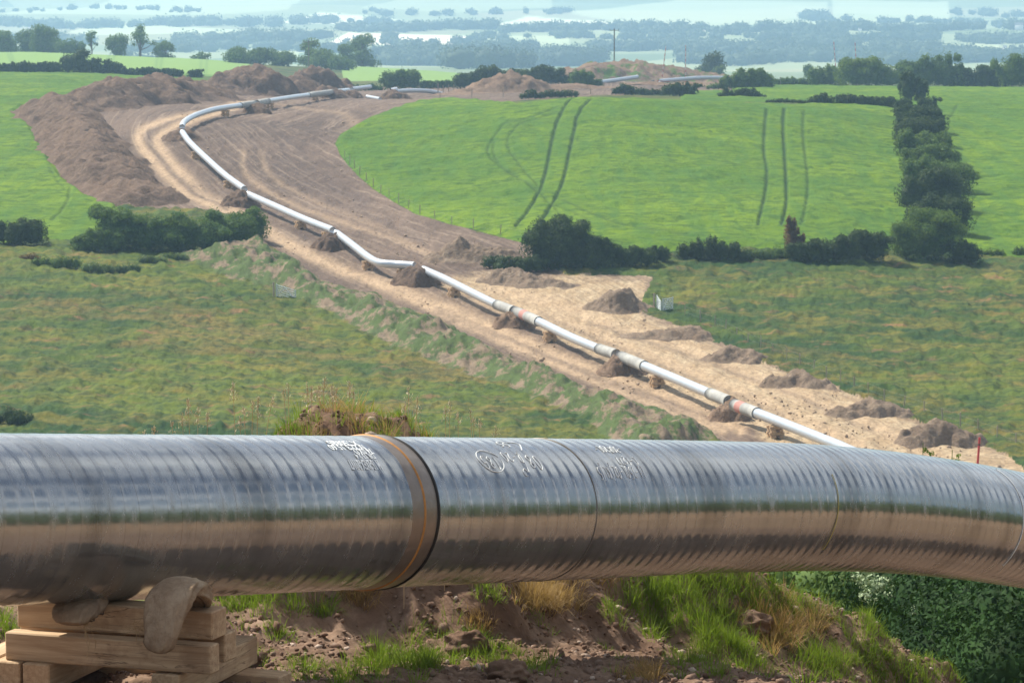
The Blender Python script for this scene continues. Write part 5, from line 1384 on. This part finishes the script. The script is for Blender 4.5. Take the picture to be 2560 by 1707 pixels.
COLM = [(2286, 288, 66, 44, "small dark hedge bush at the foot of the conifer, topmost of the column"), (2345, 590, 130, 110, "dark bushy hedge bush, lowest of the hedge column"), (2330, 530, 140, 110, "dark hedge bush second from the bottom of the column"), (2328, 482, 124, 96, "greyish dark hedge bush low in the column"),
        (2318, 440, 120, 90, "grey-green hedge bush in the middle of the column"), (2308, 402, 112, 80, "light grey-green hedge bush in the middle of the column"), (2300, 365, 108, 76, "dark hedge bush above the middle of the column"), (2296, 332, 98, 64, "dark hedge bush high in the column"),
        (2290, 304, 84, 50, "broad dark hedge bush near the top of the column")]
for k, (u_, v_, w_, h_, lb) in enumerate(COLM):
    bush(lb, [(u_ - 30 + k * 1, v_, w_ * .62, h_ * .92), (u_ + 34, v_ + 4, w_ * .6, h_)], [L_dark, L_dark, L_dark, L_mid, L_mid, L_mid, L_dark, L_dark, L_dark][k], "hedge_bush", dens=2.4, group="bushes of the hedge column dividing the fields")
bush("pointed conifer topping the hedge column", [(2288, 0, 62, 76)], L_dark, "conifer", "tree", D=600)
# skyline hedges
for (lb, kn, mat) in [
    ("dark hedge at far left above the green field", [(10, 190, 50, 30), (70, 194, 70, 38), (125, 196, 50, 36)], L_dark),
    ("tall dark hedge tree at left between hedge stretches", [(185, 198, 60, 58), (225, 198, 50, 42)], L_dark),
    ("dark hedge stretch right of the tall hedge tree", [(270, 200, 60, 38), (320, 202, 50, 24), (370, 202, 60, 28)], L_dark),
    ("low dark hedge ending at the soil heaps", [(425, 204, 60, 30), (490, 206, 30, 24)], L_dark)]:
    bush(lb, [(a, 0, w, h) for (a, b_, w, h) in kn], mat, "hedge", "hedge", D=790, dens=2.2)
def skyline(lb, kn, mat, D, name="hedge", cat="hedge"):
    # kn: (u, v_top, width): foot is taken from the land itself
    out = []
    for (u, vt, w) in kn:
        x = (u - 1280) / F * D; zt_ = P(u, vt, D)[2] - float(H0(x, D)); out.append((u, vt + 10, w, 10))
    return bush(lb, out, mat, name, cat, D=D, dens=2.2)
skyline("dark hedge and thorn tree beyond the hill top, left of the light heap", [(860, 205, 60), (925, 208, 60), (990, 176, 60), (1030, 174, 40), (1080, 200, 60), (1130, 196, 50)], L_mid, 800)
skyline("tall dark hedge behind the light brown heap", [(1170, 176, 60), (1220, 165, 70), (1280, 168, 60)], L_dark, 790)
skyline("dark hedge between the light heap and the grassed mound", [(1330, 168, 60), (1375, 162, 60), (1430, 178, 50)], L_dark, 780)
skyline("dark bushes below the grassed mound, left of the skyline pipes", [(1455, 176, 50), (1475, 196, 60)], L_mid, 740)
skyline("dark bush in front of the skyline pipes, left one", [(1555, 208, 50), (1590, 216, 60), (1630, 222, 50)], L_dark, 640, "bush", "bush")
skyline("round dark bush in front of the skyline pipes", [(1685, 206, 46), (1715, 208, 44)], L_dark, 630, "bush", "bush")
skyline("low dark bushes right of the round one on the field's top edge", [(1820, 222, 50), (1868, 219, 60), (1895, 232, 40)], L_dark, 610, "bush", "bush")
skyline("bushy thorn tree on the skyline right of the mound", [(1835, 184, 60), (1870, 160, 60), (1905, 176, 50), (1790, 205, 50)], L_mid, 720, "thorn_tree", "tree")
skyline("squat dark bush on the field's top edge, left of the long one", [(2050, 232, 60)], L_dark, 560, "bush", "bush")
skyline("long clipped dark bush on the field's top edge beside the hedge column", [(2125, 232, 66), (2180, 236, 70), (2225, 244, 50)], L_dark, 560, "bush", "bush")
skyline("even dark hedge behind the low green strip, right half", [(1970, 192, 70), (2030, 192, 60)], L_mid, 800)
skyline("leafy hedge tree beneath the two leaning poles", [(2055, 158, 50), (2090, 166, 50)], L_mid, 790, "hedge_tree", "tree")
skyline("roundest bright hedge tree on the right skyline", [(2140, 142, 60), (2170, 146, 70)], L_green, 780, "hedge_tree", "tree")
skyline("dark upright hedge tree next to the roundest one", [(2225, 149, 50)], L_mid, 780, "hedge_tree", "tree")
skyline("bushy hedge above the conifer on the right skyline", [(2280, 152, 60), (2340, 142, 70), (2380, 146, 60)], L_mid, 790)
skyline("low dark hedge near the right edge of the skyline", [(2420, 172, 70), (2470, 168, 60), (2500, 176, 50)], L_dark, 790)
skyline("tall green hedge tree at the right edge of the skyline", [(2530, 145, 60), (2575, 128, 60)], L_green, 770, "hedge_tree", "tree")
bush("dark low scrub along the hill-top track beside the barley crest", [(1330, 0, 60, 22), (1380, 0, 60, 24), (1420, 0, 50, 22)], L_dark, "scrub", D=610)
bush("thin dark hedge line along the barley field's top edge at right", [(1960, 0, 90, 12), (2040, 0, 90, 12), (2120, 0, 90, 12), (2200, 0, 80, 14)], L_dark, "hedge", "hedge", D=566)
# weeds beyond the big pipe at right
for (u_, v_, lb) in [(2318, 1106, "yellow-green weed, taller of the two above the big pipe's bend"), (2392, 1124, "yellow-green weed, shorter of the two above the big pipe's bend")]:
    D = 45; x = (u_ - 1280) / F * D; z_ = float(H0(x, D)); g_ = np.array([x, D, z_]); tp = P(u_, v_, D)
    bl = [((tp[0] + random.gauss(0, .08), D, tp[2] - .10 - k * .06), (.03 + .02 * k, .05, .06)) for k in range(6)]
    V, Fq = foliage(bl, .035, 1.3, core=.3, seed=int(u_)); rt = empty("weed", g_, lb, "weed"); put_foliage("leaves", V, Fq, L_green, rt, g_)
    m = MB(); m.tube([(0, 0, -.1), (0, 0, tp[2] - z_)], .005, 6); m.build("stem", L_green, rt)

# middle-distance trees
for (lb, u, v, w, h, mat, D, op_) in [
    ("hazy round tree at the far left edge", 10, 0, 100, 62, L_mid, 1210, 0), ("hazy tree second from the left edge", 62, 0, 90, 68, L_mid, 1230, 0), ("broad hazy tree, tallest of the left edge group", 118, 0, 110, 76, L_mid, 1215, 0),
    ("low rounded hazy tree right of the left edge group", 178, 0, 80, 42, L_mid, 1200, 0), ("slim open hazy tree between the left group and the tall one", 232, 0, 46, 70, L_mid, 1210, .8),
    ("bushy hazy tree left of the tall open tree", 296, 0, 80, 50, L_mid, 1205, 0), ("tall open-crowned tree standing above all others at upper left", 352, 0, 90, 88, L_mid, 1210, .9), ("low round hazy tree under the tall open tree", 415, 0, 66, 40, L_mid, 1205, 0),
    ("small dark hazy bush alone on the pale field's edge", 505, 0, 50, 14, L_mid, 1200, 0)]:
    x = (u - 1280) / F * D; foot = float(to_px(np.array([x, D, float(H0(x, D))]))[1]); top = {10: 76, 62: 72, 118: 66, 178: 100, 232: 70, 296: 90, 352: 56, 415: 106, 505: 131}[u]
    tree(lb, u, foot, w, foot - top, mat, .12 if not op_ else .35, D, op_, dens=1.8)
for (lb, u, w, top, D) in [("hazy wood edge tree behind the tallest soil heap, left", 600, 100, 142, 1120), ("hazy tree behind the tallest soil heap", 650, 110, 130, 1130), ("hazy tree right behind the tallest soil heap", 710, 100, 134, 1140), ("hazy tree beside the left utility pole", 775, 76, 102, 1160),
                           ("hazy tree right of the left utility pole", 815, 100, 132, 1150), ("hazy low tree where the wood thins", 850, 80, 150, 1130), ("large hazy round tree right of the left pole", 905, 96, 93, 1300), ("hazy tree joined to the large round one on its left", 866, 60, 108, 1290)]:
    x = (u - 1280) / F * D; foot = float(to_px(np.array([x, D, float(H0(x, D))]))[1])
    tree(lb, u, foot, w, max(foot - top, 30), L_mid, .05, D, 0, dens=1.6)
tree("hazy broad conifer on the skyline right of the warning poles", 1780, 200, 90, 200 - 128, L_dark, .1, 1150, 0)
tree("pale rounded hazy bush under the broad conifer", 1795, 200, 60, 200 - 158, L_pale, .1, 1120, 0)
tree("hazy small tree behind the thorn on the skyline", 2018, 200, 50, 200 - 160, L_mid, .1, 1150, 0)

# far woods and hedgerows: too many to count
far_leaf = leaf_mat("far_leaves", (.045, .08, .05), (.08, .12, .07), .02, .15, .3)
BELTS = []
for (u0, u1, v, w, dens_) in [(0, 480, 68, 9, 1.3), (420, 700, 66, 10, 1.2), (0, 230, 110, 9, 1), (440, 760, 108, 10, 1.6), (700, 1000, 62, 9, 1.1), (850, 1240, 76, 9, 1.2), (940, 1500, 150, 10, 2.2), (960, 1480, 166, 11, 2), (1000, 1330, 130, 9, 1.2),
                             (1240, 1500, 78, 8, 1), (1400, 1760, 76, 8, 1.2), (1560, 2100, 84, 9, 1.3), (1480, 1700, 124, 9, 1.5), (1650, 2350, 126, 9, 1.4), (1700, 2560, 142, 9, 1.6), (1700, 2560, 158, 9, 1.3), (1900, 2560, 104, 8, 1.3), (2050, 2560, 76, 8, 1.2),
                             (2000, 2120, 52, 10, 1.4), (2380, 2560, 40, 8, 1), (0, 500, 26, 6, .6), (900, 1400, 36, 7, .5), (2060, 2560, 60, 7, 1), (300, 900, 128, 9, .7), (850, 1200, 112, 7, .6), (1150, 1700, 98, 7, .5), (1650, 2300, 96, 7, .7)]:
    for k in range(int((u1 - u0) / 9 * dens_)):
        u = random.uniform(u0, u1); vv = v + random.gauss(0, 1.8) + 4 * math.sin(u / 70. + v)
        g_ = cast(u, max(vv, -5), 0, 1290.0)
        h = random.uniform(.6, 1.2) * w * 1.25; BELTS.append(((g_[0], g_[1], g_[2] + h * .4), (h * random.uniform(.5, 1.2), h * .6, h * .6)))
for k in range(12):
    u = random.uniform(-400, 3000); vv = random.uniform(4, 165); g_ = cast(u, vv, 0, 1290.0); h = random.uniform(7, 14)
    BELTS.append(((g_[0], g_[1], g_[2] + h * .4), (h * random.uniform(.5, 1.6), h * .6, h * .55)))
V, Fq = foliage(BELTS, 2.6, .9, core=.8, seed=3)
tag(put_foliage("woodland", V, Fq, far_leaf), "hazy blue-green woods and hedgerows across the far plain", None, None, "stuff")
white_wall = plain("render_wall", (.80, .78, .74), .8, 0, .05); roofm = plain("slate_roof", (.18, .17, .18), .8)
def house(label, u, v, w, h, mat=white_wall):
    g_ = cast(u, v, 0, 1290.0); root = empty("house", g_, label, "house"); s_ = g_[1] / F
    W = w * s_; H = h * s_
    m = MB(); m.box((0, 0, H * .35 - 1), (W, W * .6, H * .7 + 2)); m.build("wall", mat, root)
    m = MB(); a = W * .54; b = W * .34; z0_ = H * .7; z1_ = H * 1.05
    m.add([(-a, -b, z0_), (a, -b, z0_), (a, b, z0_), (-a, b, z0_), (-a, 0, z1_), (a, 0, z1_)], [(0, 1, 5, 4), (2, 3, 4, 5), (0, 4, 3, 3), (1, 2, 5, 5), (0, 3, 2, 1)]); m.build("roof", roofm, root)
for (lb, u, v, w, h) in [("bright white house near the top right edge, in the haze", 2547, 76, 20, 18), ("white house low on the plain at the right edge", 2530, 126, 14, 12), ("small white house beside it at the right edge", 2512, 124, 9, 9), ("pale tall house at the far right edge", 2552, 132, 10, 18),
                         ("long white farm building in the haze left of centre", 765, 90, 22, 10), ("small white farmhouse in the far wood at left", 75, 74, 10, 7), ("pale house on the plain left of the right edge", 2200, 70, 10, 9), ("pale house among trees at upper right", 2150, 78, 9, 8), ("small pale house in the plain right of the grassed mound", 1805, 124, 10, 6)]:
    house(lb, u, v, w, h)

# ------------------------------------------------------------------ tussocks in the meadows, clods on the strip
def scatter(n, ok, u0, u1, d0, d1):
    u = rng.uniform(u0, u1, n * 6); d = d0 * (d1 / d0) ** rng.random(n * 6); W = Q(d)
    k = ok(u, W, (u - 1280) / F * d, d); u = u[k][:n]; d = d[k][:n]; x = (u - 1280) / F * d
    return x, d, H0(x, d)
_pt, _pb, _pfr, _pfl = plan(TRACK), plan(BANK), plan(FIELD_R), plan(FIELD_L)
def in_meadow(u, W, x, y):
    return (sdist(u, W, _pt) < -6) & (sdist(u, W, _pb) < -4) & (sdist(u, W, _pfr) < -4) & (sdist(u, W, _pfl) < -4)
def tuss(n, ok, r0, r1, leaf, seed, h=.5, box=(-100, 2660, 250, 385)):
    x, y, z = scatter(n, ok, *box); r = rng.uniform(r0, r1, len(x))
    m_ = 14; d = rng.normal(size=(len(x), m_, 3)); d /= np.linalg.norm(d, axis=2)[..., None]; d[..., 2] = abs(d[..., 2])
    c_ = np.stack([x, y, z + .25], 1)[:, None] + d * np.stack([r, r, r * h], 1)[:, None] * rng.uniform(.4, 1, (len(x), m_, 1)); c_ = c_.reshape(-1, 3)
    nn = len(c_); a = rng.normal(size=(nn, 3)) * [1, 1, .4]; a /= np.linalg.norm(a, axis=1)[:, None]; b = np.cross(a, rng.normal(size=(nn, 3))); b /= np.linalg.norm(b, axis=1)[:, None]; b[:, 2] = abs(b[:, 2]) + .5
    l = leaf * rng.uniform(.5, 1.3, nn)[:, None]
    return np.stack([c_ - a * l * .4, c_ + a * l * .4, c_ + b * l * .7], 1).reshape(-1, 3), np.arange(nn * 3).reshape(-1, 3)
x, y, z = scatter(3500, lambda u, W, x, y: (sdist(u, W, _pt) > 3) & (fbm(x / 6, y / 14, 3, 53) > .0), 0, 2620, 245, 520)
rad = np.clip(rng.lognormal(-3.0, .5, len(x)), .03, .22); V, Fq = rocks(np.stack([x, y, z + rad * .3], 1), rad, .3)
tag(mk("strip_clods", V, Fq, plain("clod_light", (.30, .22, .155), .95, 0, .3, 2), smooth=False), "scattered clods and stones on the stripped earth strip", None, None, "stuff")

# ------------------------------------------------------------------ haze
m = MB(); x0, x1, y0, y1, z0_, z1_ = -6500, 6500, -80, 12700, CZ - 150, CZ + 80
m.box(((x0 + x1) / 2, (y0 + y1) / 2, (z0_ + z1_) / 2), (x1 - x0, y1 - y0, z1_ - z0_))
hz = bpy.data.materials.new("haze"); hz.use_nodes = True; ht = hz.node_tree; ht.nodes.remove(ht.nodes["Principled BSDF"])
pv = ht.nodes.new("ShaderNodeVolumePrincipled"); pv.inputs['Color'].default_value = (.45, .71, 1.0, 1); pv.inputs['Density'].default_value = .00019; pv.inputs['Anisotropy'].default_value = .25
ht.links.new(pv.outputs[0], ht.nodes["Material Output"].inputs['Volume'])
tag(m.build("haze", hz), "thin blue summer haze over the whole valley", None, None, "stuff")
